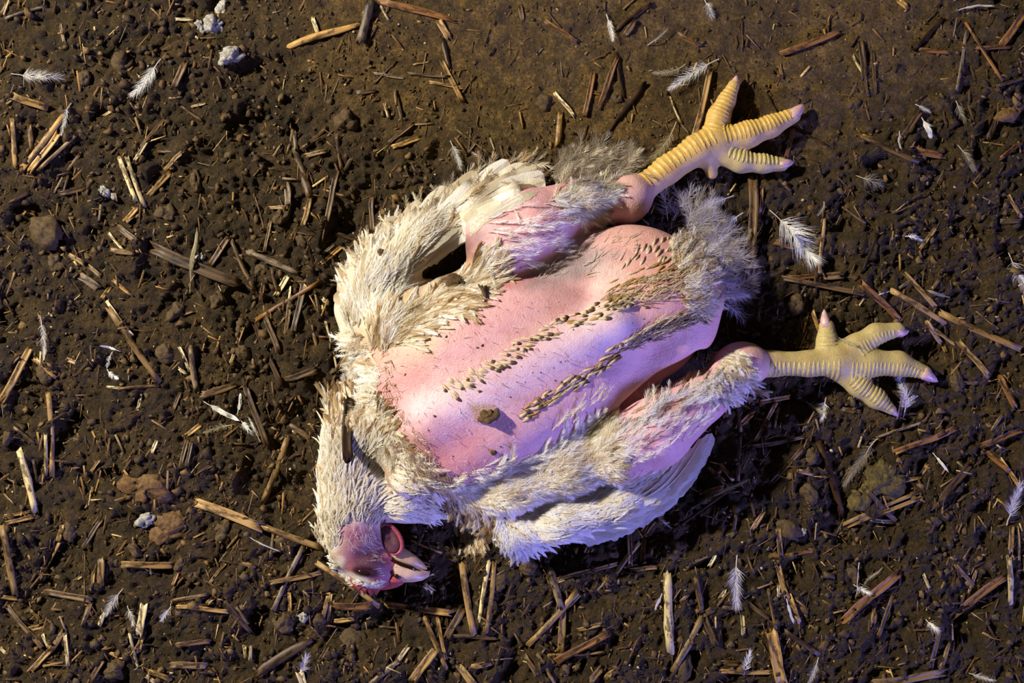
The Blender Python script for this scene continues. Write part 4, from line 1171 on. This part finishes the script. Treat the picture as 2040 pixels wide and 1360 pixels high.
# ---- straw stalks, each one its own thing
def straw_mesh(L, w, shape, seed):
    r_ = random.Random(seed)
    v = []; q = []; t_ = []
    K = 7 if L > 0.03 else 5
    b1 = r_.uniform(-1, 1) * 0.02 * L; b2 = r_.uniform(-1, 1) * 0.012 * L; up = r_.uniform(0, 0.012) * L
    if shape == 'r':      # hollow-looking round stalk, slightly crushed
        n = 8
        node_at = r_.choice([-1, -1, 2, 3, 4])
        for i in range(K):
            s = i / (K - 1); x = (s - 0.5) * L
            rr = w * 0.5 * (1 + 0.08 * r_.uniform(-1, 1)) * (1.16 if i == node_at else 1.0)
            for k in range(n):
                a = 2 * math.pi * k / n
                jag = (r_.uniform(-1, 1) * w * 0.35) if i in (0, K - 1) else 0
                v.append((x + jag, b1 * math.sin(math.pi * s) + rr * math.cos(a), up * math.sin(math.pi * s) + rr * 0.72 * math.sin(a)))
        for i in range(K - 1):
            for k in range(n):
                a0 = i * n + k; a1 = i * n + (k + 1) % n
                q.append((a0, a0 + n, a1 + n, a1))
        # ends: recessed mouth of the hollow stalk
        for i, sx in ((0, 1), (K - 1, -1)):
            base = i * n; c0 = len(v)
            for k in range(n):
                p = v[base + k]; cx, cy, cz = ((-0.5 if i == 0 else 0.5) * L + sx * w * 0.4, 0, 0)
                v.append((p[0] + sx * w * 0.5, p[1] * 0.6, p[2] * 0.6))
            for k in range(n):
                qd = (base + k, base + (k + 1) % n, c0 + (k + 1) % n, c0 + k)
                q.append(qd if i == 0 else qd[::-1])
            v.append((cx + sx * w * 0.3, 0, 0))
            for k in range(n):
                tr = (c0 + k, c0 + (k + 1) % n, len(v) - 1)
                t_.append(tr if i == 0 else tr[::-1])
    else:                 # split stalk (trough) or leaf blade, with thickness
        m = 5
        th = w * (0.16 if shape == 's' else 0.09)
        arch = 0.22 if shape == 's' else (-0.12 if r_.random() < 0.5 else 0.14)
        prof = []
        for k in range(m):
            u = -1 + 2 * k / (m - 1)
            prof.append((u * w * 0.5, w * arch * (u * u - 0.5)))
        loop = [(y, z + th) for y, z in prof] + [(y, z - th) for y, z in prof[::-1]]
        n = len(loop); tw = r_.uniform(-0.35, 0.35)
        e0 = [r_.uniform(-0.5, 0.5) * w for _ in range(n)]; e1 = [r_.uniform(-0.5, 0.5) * w for _ in range(n)]
        for i in range(K):
            s = i / (K - 1); x = (s - 0.5) * L
            sc = 1.0
            if shape == 'l': sc = 0.35 + 0.65 * math.sin(math.pi * min(1, 0.18 + 0.75 * s)) ** 0.6
            sc *= 1 + 0.07 * r_.uniform(-1, 1)
            a = tw * (s - 0.5)
            for k, (y, z) in enumerate(loop):
                jx = e0[k] if i == 0 else (e1[k] if i == K - 1 else 0)
                yy, zz = y * sc, z
                v.append((x + jx, yy * math.cos(a) - zz * math.sin(a) + b1 * math.sin(math.pi * s) + b2 * math.sin(2 * math.pi * s),
                          yy * math.sin(a) + zz * math.cos(a) + up * math.sin(math.pi * s)))
        for i in range(K - 1):
            for k in range(n):
                a0 = i * n + k; a1 = i * n + (k + 1) % n
                q.append((a0, a1, a1 + n, a0 + n))
        for i in (0, K - 1):
            for k in range(m - 1):
                a0 = i * n + k; qd = (a0, i * n + n - 1 - k, i * n + n - 2 - k, a0 + 1)
                q.append(qd if i == 0 else qd[::-1])
    return mesh_np('straw', v, tris=t_ if t_ else None, quads=q)
SHAPE_WORD = {'r': 'straw stalk', 's': 'split straw', 'l': 'straw blade', 'k': 'twig'}
sid = [0]
def straw(x0, y0, x1, y1, w, c='t', shape=None, lift=0.0, on=None, label=None):
    sid[0] += 1
    if shape is None:
        shape = 'r' if (sid[0] * 7919) % 10 < 4 else ('s' if (sid[0] * 7919) % 10 < 8 else 'l')
    zf = surf_z if on else ground_z
    z_ = 0.004
    P0 = np.array([WX(x0, z_), WY(y0, z_)]); P1 = np.array([WX(x1, z_), WY(y1, z_)])
    L = float(np.hypot(*(P1 - P0))); W_ = w * MPP
    s = np.linspace(0, 1, 15)
    zz = zf(P0[0] + (P1[0] - P0[0]) * s, P0[1] + (P1[1] - P0[1]) * s)
    A = np.stack([np.ones(15), s - 0.5], -1)
    co = np.linalg.lstsq(A, zz, rcond=None)[0]
    slope = float(np.clip(co[1] / max(L, 1e-6), -0.35, 0.35))
    res = zz - (co[0] + slope * L * (s - 0.5))
    zc = float(co[0] + np.percentile(res, 70)) + W_ * 0.2 + lift / 1000
    word = 'twig' if shape == 'k' else SHAPE_WORD[shape]
    me = straw_mesh(L, W_, 'r' if shape == 'k' else shape, sid[0])
    o = add_obj('twig' if shape == 'k' else 'straw', me, STRAW[c], None, None, 'twig' if shape == 'k' else 'straw', 'straw litter on the earth floor')
    o.location = ((P0[0] + P1[0]) / 2, (P0[1] + P1[1]) / 2, zc)
    o.rotation_euler = (0, -math.atan(slope), math.atan2(P1[1] - P0[1], P1[0] - P0[0]))
    mx, my = (x0 + x1) / 2, (y0 + y1) / 2
    Lp = math.hypot(x1 - x0, y1 - y0)
    size = 'long' if Lp > 120 else 'short' if Lp < 42 else ''
    thick = 'thick' if w >= 14 else 'thin' if w <= 5 else ''
    text = label or ' '.join(p for p in [size, thick, tilt_words(x1 - x0, y1 - y0), STRAW_WORD[c], word, place_words(mx, my)] if p)
    PENDING.append((o, text, mx, my))
    return o

S = '''0 32 20 0 8 t r;10 38 90 10 6 y k;118 45 130 85 6 y;28 192 92 215 14 g s;27 235 31 338 10 t r;60 250 64 300 9 t r;47 335 130 226 12 g r;60 342 118 264 11 g s;75 340 148 270 8 t;130 338 155 305 7 t;201 228 221 218 6 c r;235 312 270 400 10 c r;251 312 288 412 9 c r;270 320 290 282 7 c s;325 340 365 305 8 t s;345 37 385 38 6 c s;350 175 369 127 12 b s;355 208 405 240 6 b k;380 212 412 206 5 t l;275 300 325 230 7 b l;130 90 152 62 3 b k;310 300 345 302 4 b;
575 92 718 48 14 g l;738 0 718 85 17 y k;622 35 634 68 8 c s;755 0 905 40 14 o l;757 10 775 40 5 c;875 40 892 72 13 t s;880 75 895 135 9 b;880 120 920 200 9 g s;897 150 925 197 5 g;812 145 895 152 6 y k;855 163 925 175 6 t;745 145 805 155 6 y l;790 120 745 165 4 b k;823 128 858 120 3 g;710 184 748 180 9 b l;786 178 790 210 6 t;765 205 775 235 6 c;775 283 822 245 7 b s;780 293 838 272 9 g s;800 238 790 190 8 b;600 298 650 250 9 b r;583 258 590 300 8 y k;582 290 612 360 11 y k;607 310 650 300 9 t s;670 265 680 340 7 b k;685 340 702 312 7 b;570 305 580 255 6 t;910 258 975 305 3 t k;925 310 950 280 5 b;977 275 985 298 4 c;
1036 10 1042 40 10 b l;1085 40 1148 82 8 o s;1090 20 1118 55 4 b k;1225 60 1300 5 9 k k;1245 70 1265 40 12 b l;1193 215 1230 115 11 o l;1228 105 1242 190 9 k l;1165 230 1182 145 10 o s;1173 180 1200 188 7 o s;1105 185 1145 232 7 c s;1112 290 1116 225 12 g r;1195 285 1285 165 9 k k;1350 65 1395 92 9 o s;1380 280 1415 140 11 t s;1335 192 1358 245 4 c k;1358 246 1374 266 3 y k;1205 20 1206 0 4 b;
1792 0 1808 15 10 g s;1560 105 1675 60 13 o l;1700 108 1724 150 6 c r;1724 152 1730 190 5 b;1715 80 1722 155 11 b s;1740 100 1745 185 7 b l;1925 42 1995 165 7 o r;2040 25 1995 90 14 o s;1945 96 2015 93 9 o l;1905 180 1925 60 7 y l;1820 100 1880 35 8 k k;1980 175 2040 155 6 b r;1940 255 1990 215 6 b;1975 275 1985 235 15 b l;1985 320 2040 280 8 o r;1718 272 1825 325 11 b k;1718 270 1740 282 9 g s;1820 297 1880 312 14 o l;1795 275 1835 222 10 b s;1568 310 1580 255 8 o s;1555 125 1560 155 6 o l;1830 95 1890 105 9 o l;1530 185 1560 240 4 k k;1570 250 1650 290 5 k k;1960 282 2010 290 3 t k;
297 388 337 340 10 g s;245 440 272 415 9 g s;232 450 275 480 12 b s;213 463 247 500 6 c r;220 497 265 505 12 t l;300 492 472 563 22 b s;418 525 455 470 11 b s;455 470 508 580 9 b k;135 507 165 525 8 t s;175 530 200 550 8 t s;160 550 192 572 15 y s;203 595 218 570 8 g s;225 558 262 588 7 g l;212 600 262 668 6 c s;215 612 318 765 13 t r;42 415 62 425 7 t s;120 400 128 345 5 b k;20 405 58 380 6 b k;115 385 165 370 10 b s;8 590 28 540 4 t k;5 595 22 632 4 b k;355 630 385 620 4 t;470 680 485 640 9 t s;
597 340 618 395 15 b k;618 395 605 450 10 t s;670 340 650 442 10 b s;643 377 690 390 5 t r;695 372 705 400 6 b;738 390 742 460 9 b s;570 365 575 410 12 y s;535 413 575 413 6 t;526 500 538 440 6 t;530 460 555 462 3 t k;505 390 525 460 4 b k;490 500 597 545 12 y r;540 535 553 580 6 b;549 588 573 550 10 c s;578 570 575 610 4 c;505 638 640 560 9 o r;518 600 525 565 8 b;640 525 680 488 8 g s;640 507 665 485 5 y;612 475 630 550 4 k k;660 460 720 480 8 k l;585 660 605 555 11 y s;529 632 556 700 10 b s;568 665 580 590 8 t s;625 665 632 690 7 t;648 640 672 744 5 c r;642 595 655 605 8 c s;
1632 545 1642 435 8 t l;1637 550 1677 548 14 b s;1570 552 1637 550 9 o s;1560 553 1720 585 9 b s;1625 590 1625 500 8 b k;1540 485 1590 495 8 o l;1595 590 1620 545 4 b k;1710 565 1795 640 13 o s;1770 578 1885 645 11 t r;1872 622 2035 695 14 g r;1800 545 1860 610 9 t s;1845 640 1880 685 9 t s;1853 648 1910 690 7 t;1790 575 1828 550 7 y;1852 577 1870 555 6 t;1745 585 1772 578 5 c;1830 500 1862 455 7 g s;1775 425 1822 405 6 b;1680 410 1725 445 5 b k;1715 545 1745 465 6 k k;1618 618 1634 660 8 g s;1945 620 1990 655 3 t k;2005 388 2038 435 7 g s;1990 440 2030 440 13 b l;1545 345 1575 380 7 b l;1500 355 1491 560 18 b s;1518 375 1515 422 6 o s;
0 800 62 688 14 g s;65 715 112 752 7 g r;72 713 85 722 5 c s;86 950 92 862 7 c r;97 952 99 782 11 t r;35 895 68 1020 14 c r;27 850 70 885 6 t;60 915 68 960 6 b;0 950 30 965 5 t;0 985 25 1005 4 t;133 715 153 722 8 t s;215 770 253 773 6 c l;272 820 280 785 6 c l;235 775 315 768 6 b k;370 867 397 847 9 g s;305 900 313 878 7 c s;362 930 372 875 8 b s;374 928 382 880 7 b s;380 690 391 782 12 y k;360 690 378 740 6 c s;355 733 370 745 7 c l;400 790 470 765 14 b l;180 940 200 915 5 t;460 725 484 650 7 t l;345 815 355 780 6 b;488 770 532 888 11 b s;518 1005 574 868 12 t r;503 644 565 770 9 k s;572 755 632 735 12 b s;600 750 632 742 5 c;570 845 618 873 12 b l;641 947 682 960 4 t k;
6 1045 28 1185 14 t r;15 1041 65 1029 8 g s;10 1027 60 1019 6 g;75 1142 112 1080 12 t s;112 1080 125 1045 9 t s;165 1090 200 1035 8 b s;250 1121 345 1125 13 g s;165 1100 168 1200 3 b k;200 1165 203 1110 13 t s;184 1165 185 1140 6 g;85 1180 180 1195 12 b s;0 1190 30 1195 8 g;167 1245 180 1200 9 t r;198 1245 208 1220 9 c l;10 1210 85 1290 9 b s;55 1218 78 1238 7 t;52 1255 82 1250 10 t s;100 1295 130 1255 13 t r;62 1335 100 1295 11 t s;138 1325 132 1262 7 c s;87 1262 97 1290 6 c;0 1290 15 1302 7 c r;278 1265 290 1200 14 c s;275 1300 283 1265 10 t s;278 1335 260 1260 6 c r;290 1345 312 1362 8 c r;300 1335 342 1352 11 g r;355 1205 460 1217 8 g s;450 1195 500 1265 12 b l;470 1205 495 1245 5 t;415 1200 430 1185 8 g;345 1195 415 1180 9 b l;355 1280 420 1275 10 b s;345 1320 412 1325 13 t s;490 1315 488 1285 8 c r;500 1315 500 1285 7 c r;480 1120 510 1125 8 g;450 1095 475 1065 5 t k;215 1300 255 1310 8 g;178 1360 205 1315 10 b s;420 1160 450 1120 6 t;345 1165 355 1140 6 g;
388 1000 520 1050 18 t s;515 1046 645 1092 13 t r;546 1215 605 1085 9 y r;540 1158 640 1140 9 g s;577 1180 580 1255 7 g s;575 1125 577 1160 5 t;632 1120 755 1207 11 t r;640 1245 655 1180 9 t r;652 1240 660 1182 6 t;665 1205 740 1205 14 o s;765 1205 900 1220 13 g s;615 1190 620 1245 3 b k;620 1245 645 1275 3 y k;655 1240 705 1232 9 g l;752 1252 800 1254 5 b;845 1228 890 1330 10 g r;872 1230 888 1310 7 g s;890 1270 920 1215 14 b s;820 1355 868 1290 16 t s;740 1360 797 1312 11 y r;795 1312 815 1285 9 c s;920 1120 945 1265 14 t r;955 1240 975 1115 9 c r;968 1260 985 1117 9 t r;598 1335 606 1366 15 c s;550 1220 575 1232 8 b;512 1340 620 1275 20 b l;640 1310 655 1285 8 b;820 1075 880 1100 5 t k;790 1165 868 1140 4 c k;845 1163 863 1180 11 c s;905 1265 990 1270 9 b l;940 1325 980 1320 12 g l;915 1325 945 1360 14 t s;540 1110 543 1060 6 t;
1052 1285 1150 1175 12 g r;1105 1237 1155 1183 7 c s;1335 1300 1330 1140 17 c r;1340 1335 1400 1228 14 t r;1385 1150 1402 1225 12 b r;1402 1225 1425 1285 12 b s;1253 1035 1255 1130 9 t s;1228 1140 1275 1080 10 t r;1278 1060 1300 1030 8 o s;1284 1066 1304 1036 6 t;1280 1120 1285 1072 9 o s;1105 1155 1230 1122 8 t s;1255 1134 1310 1130 8 g;1413 1130 1425 1105 7 c s;1380 1120 1410 1107 5 t;1435 1190 1445 1175 7 c;1105 1318 1210 1260 14 o s;1090 1305 1205 1300 6 g;1118 1300 1120 1210 14 t s;1095 1130 1118 1210 14 y k;1150 1255 1195 1240 8 t s;1175 1355 1200 1330 12 t s;1205 1350 1228 1330 12 t l;1480 1263 1480 1225 8 c s;1435 1335 1540 1338 8 g s;1440 1320 1475 1322 12 b l;1497 1053 1520 1020 10 t l;1462 1065 1465 1020 7 b;1490 1105 1502 1140 5 b;1355 1200 1372 1185 6 t;1045 1305 1070 1345 9 b s;1070 1300 1105 1360 8 t;1440 1210 1480 1212 8 b l;1490 1200 1530 1230 9 b l;
1550 1055 1557 1112 11 t s;1550 1120 1568 1190 11 t s;1572 1185 1592 1240 10 g s;1550 1190 1552 1165 6 c;1535 1255 1558 1362 22 g s;1530 1170 1543 1250 7 b k;1540 1110 1622 1098 9 o l;1600 1030 1630 1115 4 k k;1682 1046 1832 981 8 t r;1690 1051 1838 990 7 g s;1735 1035 1795 1045 8 b s;1765 1020 1790 1040 7 b;1680 1235 1790 1140 16 o s;1750 1270 1780 1185 9 b k;1900 1235 2005 1145 15 o s;2005 1105 2016 1205 11 c r;2015 1045 2010 1100 10 t s;2030 1115 2028 1050 6 t;1903 1125 1950 1175 8 t s;1935 1185 1950 1135 8 t l;1840 1143 1852 1172 6 c;1875 1330 1893 1280 9 t r;1855 1335 1868 1245 9 b s;1740 1360 1885 1340 15 t s;1738 1240 1742 1215 12 t l;1560 1255 1635 1305 12 b k;1760 1120 1780 1140 5 b;
1472 790 1477 860 8 b k;1477 860 1468 958 7 b k;1505 880 1545 802 8 t s;1476 845 1500 825 10 g s;1512 800 1577 790 9 g s;1528 972 1595 892 9 b s;1410 930 1443 960 8 t s;1435 925 1460 955 8 t s;1400 985 1440 968 10 o s;1308 1085 1478 958 6 k k;1630 880 1685 1035 15 k k;1490 890 1600 870 8 y l;1680 815 1720 820 10 b l;1725 975 1790 1040 9 b s;1585 935 1620 945 9 g l;
1782 900 1905 852 11 o s;1960 888 2040 855 12 o s;1962 892 2012 938 9 o s;1997 915 2035 975 8 g s;1730 905 1747 873 5 y k;1747 872 1845 840 5 y k;1790 835 1800 780 8 t s;1910 680 1968 748 11 t s;1880 680 1892 702 7 g;1895 760 1950 762 7 b;1995 750 2020 810 11 o s;1975 858 1995 825 7 t;1870 1000 1935 925 13 b s;1835 950 1852 925 9 g s;1795 957 1840 952 8 g;1910 1000 1950 970 7 b'''
for ent in S.replace('\n', '').split(';'):
    if not ent.strip(): continue
    p = ent.split()
    straw(*map(float, p[:5]), c=p[5], shape=p[6] if len(p) > 6 else None, lift=0.3)
# straw lying across the neck
straw(709, 788, 710, 906, 19, 'k', 's', on=True, lift=1.0, label="broad dark upright straw lying across the hen's neck")
straw(710, 902, 711, 962, 8, 'k', 's', on=True, lift=0.5, label="narrow dark straw end resting on the hen's white neck")

# ---- moulted feathers lying on the floor, each with quill and down
def floor_feather(bx, by, tx_, ty_, w, col, profile='contour', curl=0.0, barbs=26, fluff=0.5, bare=0.15, spread=0.8, desc='white'):
    zf = lambda a, b: np.maximum(ground_z(a, b), surf_z(a, b))
    X, Y = np.array([float(WX(bx))]), np.array([float(WY(by))])
    ang = np.array([math.atan2(-(ty_ - by), tx_ - bx) - curl * 0.5])
    L = math.hypot(tx_ - bx, ty_ - by)
    V, T, C = feathers(X, Y, ang, L * MPP, w * 0.75 * MPP, np.array([col]), barbs=int(barbs * 2.2), curl=curl, z0=0.003, lift=0.004, fluff=fluff, bare=bare,
                       spread=spread, barb_w=0.00016, shaft_w=0.0006, zfun=zf, profile=profile, vane=0.55 if profile == 'vane' else 0.0)
    nsv = 27
    e = bpy.data.objects.new('loose_feather', None); COL.objects.link(e); e.empty_display_size = 0.01
    e.location = (float(X[0]), float(Y[0]), float(V[0][:, 2].min()))
    off = np.array(e.location)
    tm = T[0]; sh = (tm < nsv).all(1)
    add_obj('quill', mesh_np('quill', V[0][:nsv] - off, tris=tm[sh], cols=C[0][:nsv]), M['loose'], e)
    add_obj('vane', mesh_np('vane', V[0][nsv:] - off, tris=tm[~sh] - nsv, cols=C[0][nsv:]), M['loose'], e)
    e['category'] = 'feather'; e['group'] = 'moulted feathers on the earth floor'
    mx, my = (bx + tx_) / 2, (by + ty_) / 2
    size = 'large' if L > 95 else 'tiny' if L < 40 else 'small'
    kind = {'down': 'fluffy', 'vane': 'narrow', 'contour': 'wispy'}[profile]
    PENDING.append((e, ' '.join([size, kind, desc, 'feather', place_words(mx, my)]), mx, my))
G1 = srgb(196, 192, 186); G2 = srgb(150, 140, 122); LV = srgb(214, 210, 222); WH = srgb(240, 238, 232); OL = srgb(168, 156, 120)
for a in [
    (28, 150, 122, 158, 30, G1, 'down', 0.1, 34, 0.7, 'grey'), (322, 118, 268, 196, 26, WH, 'contour', -0.5, 30, 0.5, 'white'), (143, 205, 128, 272, 14, G1, 'contour', 0.2, 20, 0.4, 'grey'),
    (1432, 118, 1330, 180, 26, WH, 'contour', 0.2, 34, 0.6, 'white'), (1366, 128, 1298, 152, 16, OL, 'contour', -0.9, 22, 0.5, 'dull'), (1404, 0, 1416, 32, 22, G1, 'down', 0.2, 18, 0.6, 'grey'),
    (1347, 243, 1282, 336, 24, OL, 'contour', -0.6, 34, 0.45, 'dull'), (1532, 418, 1622, 522, 56, WH, 'contour', -0.3, 60, 0.5, 'white'), (2010, 503, 2036, 588, 36, LV, 'down', 0.2, 34, 0.6, 'pale lilac'),
    (1822, 208, 1852, 226, 10, G1, 'contour', 0.3, 14, 0.4, 'grey'), (1834, 234, 1852, 276, 24, WH, 'vane', -0.2, 16, 0.6, 'white'), (373, 586, 395, 455, 15, OL, 'vane', 0.1, 30, 0.2, 'dull'),
    (407, 799, 478, 838, 17, WH, 'vane', 0.1, 22, 0.3, 'white'), (472, 826, 482, 782, 11, WH, 'vane', 0.4, 14, 0.4, 'white'), (476, 834, 508, 866, 14, WH, 'contour', -0.3, 18, 0.4, 'white'), (520, 880, 496, 828, 9, WH, 'contour', 0.1, 14, 0.3, 'white'), (466, 846, 408, 860, 14, OL, 'contour', 0.3, 22, 0.6, 'dull'),
    (84, 628, 98, 716, 15, G1, 'contour', -0.2, 26, 0.5, 'grey'), (238, 700, 200, 688, 9, WH, 'vane', 0.3, 12, 0.4, 'white'), (212, 735, 240, 755, 12, WH, 'contour', 0.6, 16, 0.5, 'white'), (222, 700, 212, 732, 10, G1, 'contour', 0.3, 14, 0.5, 'grey'),
    (1468, 1105, 1462, 1198, 34, LV, 'down', 0.25, 40, 0.6, 'pale lilac'), (1318, 1180, 1303, 1212, 10, LV, 'vane', 0.2, 14, 0.5, 'pale lilac'), (1480, 1342, 1492, 1292, 18, WH, 'contour', -0.3, 20, 0.6, 'white'),
    (2002, 1045, 2028, 962, 30, LV, 'down', -0.1, 34, 0.6, 'pale lilac'), (1800, 832, 1790, 752, 30, LV, 'down', 0.5, 36, 0.9, 'pale lilac'), (1826, 788, 1800, 800, 12, LV, 'down', 0.4, 14, 0.8, 'pale lilac'), (1648, 792, 1634, 832, 20, WH, 'down', 0.3, 18, 0.7, 'white'), (1608, 800, 1640, 822, 16, OL, 'down', 0.2, 18, 0.8, 'dull'),
    (1752, 868, 1678, 966, 26, OL, 'contour', 0.2, 34, 0.4, 'dull'), (1378, 1012, 1486, 952, 14, OL, 'contour', -0.15, 34, 0.5, 'dull'), (600, 1340, 615, 1302, 22, LV, 'down', 0.3, 22, 0.9, 'pale lilac'),
    (246, 1172, 218, 1216, 24, G1, 'down', 0.3, 26, 0.6, 'grey'), (255, 1205, 270, 1240, 18, G1, 'down', -0.3, 18, 0.6, 'grey'), (345, 1205, 326, 1232, 16, LV, 'down', 0.3, 16, 0.8, 'pale lilac'), (897, 280, 918, 336, 20, G1, 'down', -0.2, 20, 0.7, 'grey'),
    (1462, 390, 1385, 430, 20, LV, 'contour', 0.4, 26, 0.6, 'pale lilac'), (1478, 425, 1430, 470, 18, LV, 'contour', 0.6, 24, 0.7, 'pale lilac'), (1468, 455, 1420, 485, 16, LV, 'down', 0.5, 20, 0.7, 'pale lilac'), (1500, 440, 1478, 492, 14, OL, 'contour', 0.2, 20, 0.5, 'dull'),
    (1795, 472, 1832, 478, 14, WH, 'down', -0.6, 16, 0.6, 'white'), (1890, 592, 1838, 580, 12, OL, 'vane', -0.3, 14, 0.4, 'dull'), (1766, 582, 1742, 588, 6, WH, 'vane', 0.2, 8, 0.3, 'white'), (1860, 902, 1888, 940, 9, WH, 'vane', 0.1, 14, 0.3, 'white'),
    (500, 1068, 560, 1096, 6, G1, 'vane', 0.1, 12, 0.3, 'grey'), (1298, 1002, 1335, 1052, 10, WH, 'contour', 0.7, 14, 0.6, 'white'), (1698, 1162, 1725, 1178, 18, WH, 'down', 0.3, 16, 0.8, 'white'), (1758, 1130, 1718, 1160, 10, OL, 'contour', 0.2, 18, 0.5, 'dull'), (1842, 1232, 1858, 1250, 20, WH, 'down', 0.2, 16, 0.8, 'white'),
    (1640, 402, 1626, 432, 10, OL, 'contour', -0.9, 12, 0.5, 'dull'), (1905, 22, 1976, 14, 8, G1, 'vane', -0.5, 16, 0.4, 'grey'), (1930, 1342, 1978, 1352, 14, G1, 'contour', 0.2, 20, 0.6, 'grey'), (1200, 285, 1222, 335, 22, OL, 'contour', -0.4, 22, 0.6, 'dull'),
    (1208, 28, 1220, 84, 16, WH, 'contour', -0.2, 18, 0.4, 'white'), (1630, 1308, 1606, 1362, 14, G1, 'contour', 0.1, 18, 0.4, 'grey'), (1712, 1120, 1700, 1190, 4, G1, 'contour', 0.1, 8, 0.3, 'grey'), (1790, 262, 1786, 302, 9, G1, 'vane', 0.4, 12, 0.4, 'grey'), (1660, 670, 1690, 688, 16, OL, 'down', 0.2, 16, 0.6, 'dull'),
    (1290, 90, 1330, 60, 8, G2, 'contour', 0.4, 12, 0.6, 'dull'), (1565, 1190, 1578, 1240, 10, LV, 'vane', 0.2, 14, 0.4, 'pale lilac'), (1905, 200, 1918, 240, 20, G2, 'down', 0.2, 18, 0.5, 'dull'), (1905, 290, 1930, 340, 22, G2, 'down', 0.2, 18, 0.5, 'dull'), (1705, 350, 1760, 372, 30, G2, 'down', 0.4, 24, 0.9, 'dull')]:
    bx_, by_, tx2, ty2, w2, c2, prof, cu, nb2, fl, ds = a
    floor_feather(bx_, by_, tx2, ty2, w2, c2, prof, cu, nb2, fl, bare=0.22, spread=0.55 if prof == 'vane' else 0.8, desc=ds)

# ---- clods and droppings
cl = [(240, 125, 26, 24, 9), (690, 242, 30, 26, 11), (170, 158, 20, 16, 7), (90, 460, 52, 40, 16), (110, 520, 20, 22, 8), (330, 425, 20, 26, 8), (95, 745, 34, 26, 11), (12, 870, 16, 22, 8), (120, 920, 14, 18, 6),
      (360, 1125, 18, 14, 7), (232, 1330, 28, 34, 11), (385, 1145, 14, 20, 7), (1350, 1095, 38, 28, 12), (1618, 905, 22, 16, 7), (1612, 985, 26, 18, 8), (1575, 1055, 30, 22, 8), (1595, 480, 20, 16, 7), (1585, 605, 22, 18, 9),
      (700, 1280, 36, 30, 8), (630, 1230, 22, 22, 7), (560, 1240, 30, 24, 8), (1170, 1080, 24, 18, 7), (1220, 1100, 18, 14, 6), (1050, 1130, 26, 22, 8), (480, 650, 22, 20, 8), (430, 600, 20, 16, 7), (600, 480, 20, 14, 6), (660, 520, 18, 14, 7),
      (560, 430, 26, 18, 8), (390, 365, 26, 14, 7), (480, 700, 20, 18, 8), (1905, 760, 16, 30, 7), (1320, 395, 14, 12, 5), (1380, 350, 12, 10, 5), (1085, 205, 22, 18, 5), (330, 700, 22, 26, 8), (350, 620, 24, 20, 8), (520, 540, 16, 18, 7), (1230, 195, 14, 12, 6),
      (1700, 210, 16, 12, 6), (1360, 1330, 40, 20, 8), (1950, 640, 26, 20, 6), (1860, 1040, 18, 14, 6), (1100, 340, 18, 12, 5), (440, 1060, 34, 26, 9), (270, 1095, 20, 12, 8), (140, 1060, 22, 26, 8), (990, 1160, 22, 18, 7), (1700, 1150, 26, 18, 6), (1460, 140, 10, 8, 4)]
for i, (x_, y_, rx, ry, h) in enumerate(cl):
    o = lump('dirt_clod', x_, y_, rx * 0.8, ry * 0.8, h * 0.9, (i * 47) % 180, M['clod'], None, 'dirt', 'crumbly dirt clods on the earth floor', seed=100 + i, detail=0.55)
    o.location.z -= 0.002
    size = 'big' if rx >= 30 else 'small' if rx < 18 else 'middling'
    PENDING.append((o, size + ' crumbly brown dirt clod ' + place_words(x_, y_), x_, y_))
for i, (x_, y_, rx, ry, h, m_, lab) in enumerate([
    (428, 48, 17, 13, 5, 'chalk', 'chalky grey dropping in the top left, above another one'), (460, 114, 17, 14, 6, 'chalk', 'chalky grey dropping below another in the top left of the floor'),
    (445, 18, 14, 12, 4, 'chalk', 'chalky dropping at the top edge of the floor'), (400, 52, 11, 9, 4, 'chalk', 'small chalky dropping left of a larger one at the top left'),
    (301, 1026, 15, 24, 6, 'chalk', 'bright white dropping on the mustard patch at the lower left'),
    (276, 975, 42, 30, 4, 'mustard', 'mustard brown dropping around the white one at lower left'), (330, 1050, 34, 24, 3.5, 'mustard', 'mustard brown smear right of the white dropping at lower left'),
    (1756, 955, 44, 40, 7, 'moss', 'olive crumbly dropping below the lower foot'), (1712, 985, 20, 18, 7, 'moss', 'olive dropping beside a larger one below the lower foot'), (2012, 218, 16, 18, 3.5, 'mustard', 'ochre crumb with pale specks at the upper far right'),
    (205, 380, 10, 7, 4, 'chalk', 'white chalky crumb left of two pale straws'), (218, 388, 9, 8, 4, 'chalk', 'pale chalky crumb right beside a white one near pale straws'), (400, 508, 9, 7, 4, 'chalk', 'white chalky crumb beside the upright dull feather'), (1600, 1060, 8, 7, 3, 'chalk', 'grey chalky crumb right of a tan straw at the bottom right'), (603, 1228, 7, 9, 4, 'chalk', "white chalky crumb lower-left of the hen's head"), (1330, 1090, 10, 8, 9, 'chalk', 'pale chalky fleck on a big clod below the wing')]):
    o = lump('dropping', x_, y_, rx, ry, h, (i * 31) % 180, M[m_], lab, 'dropping', None, seed=300 + i, detail=1.15)
finish_labels()
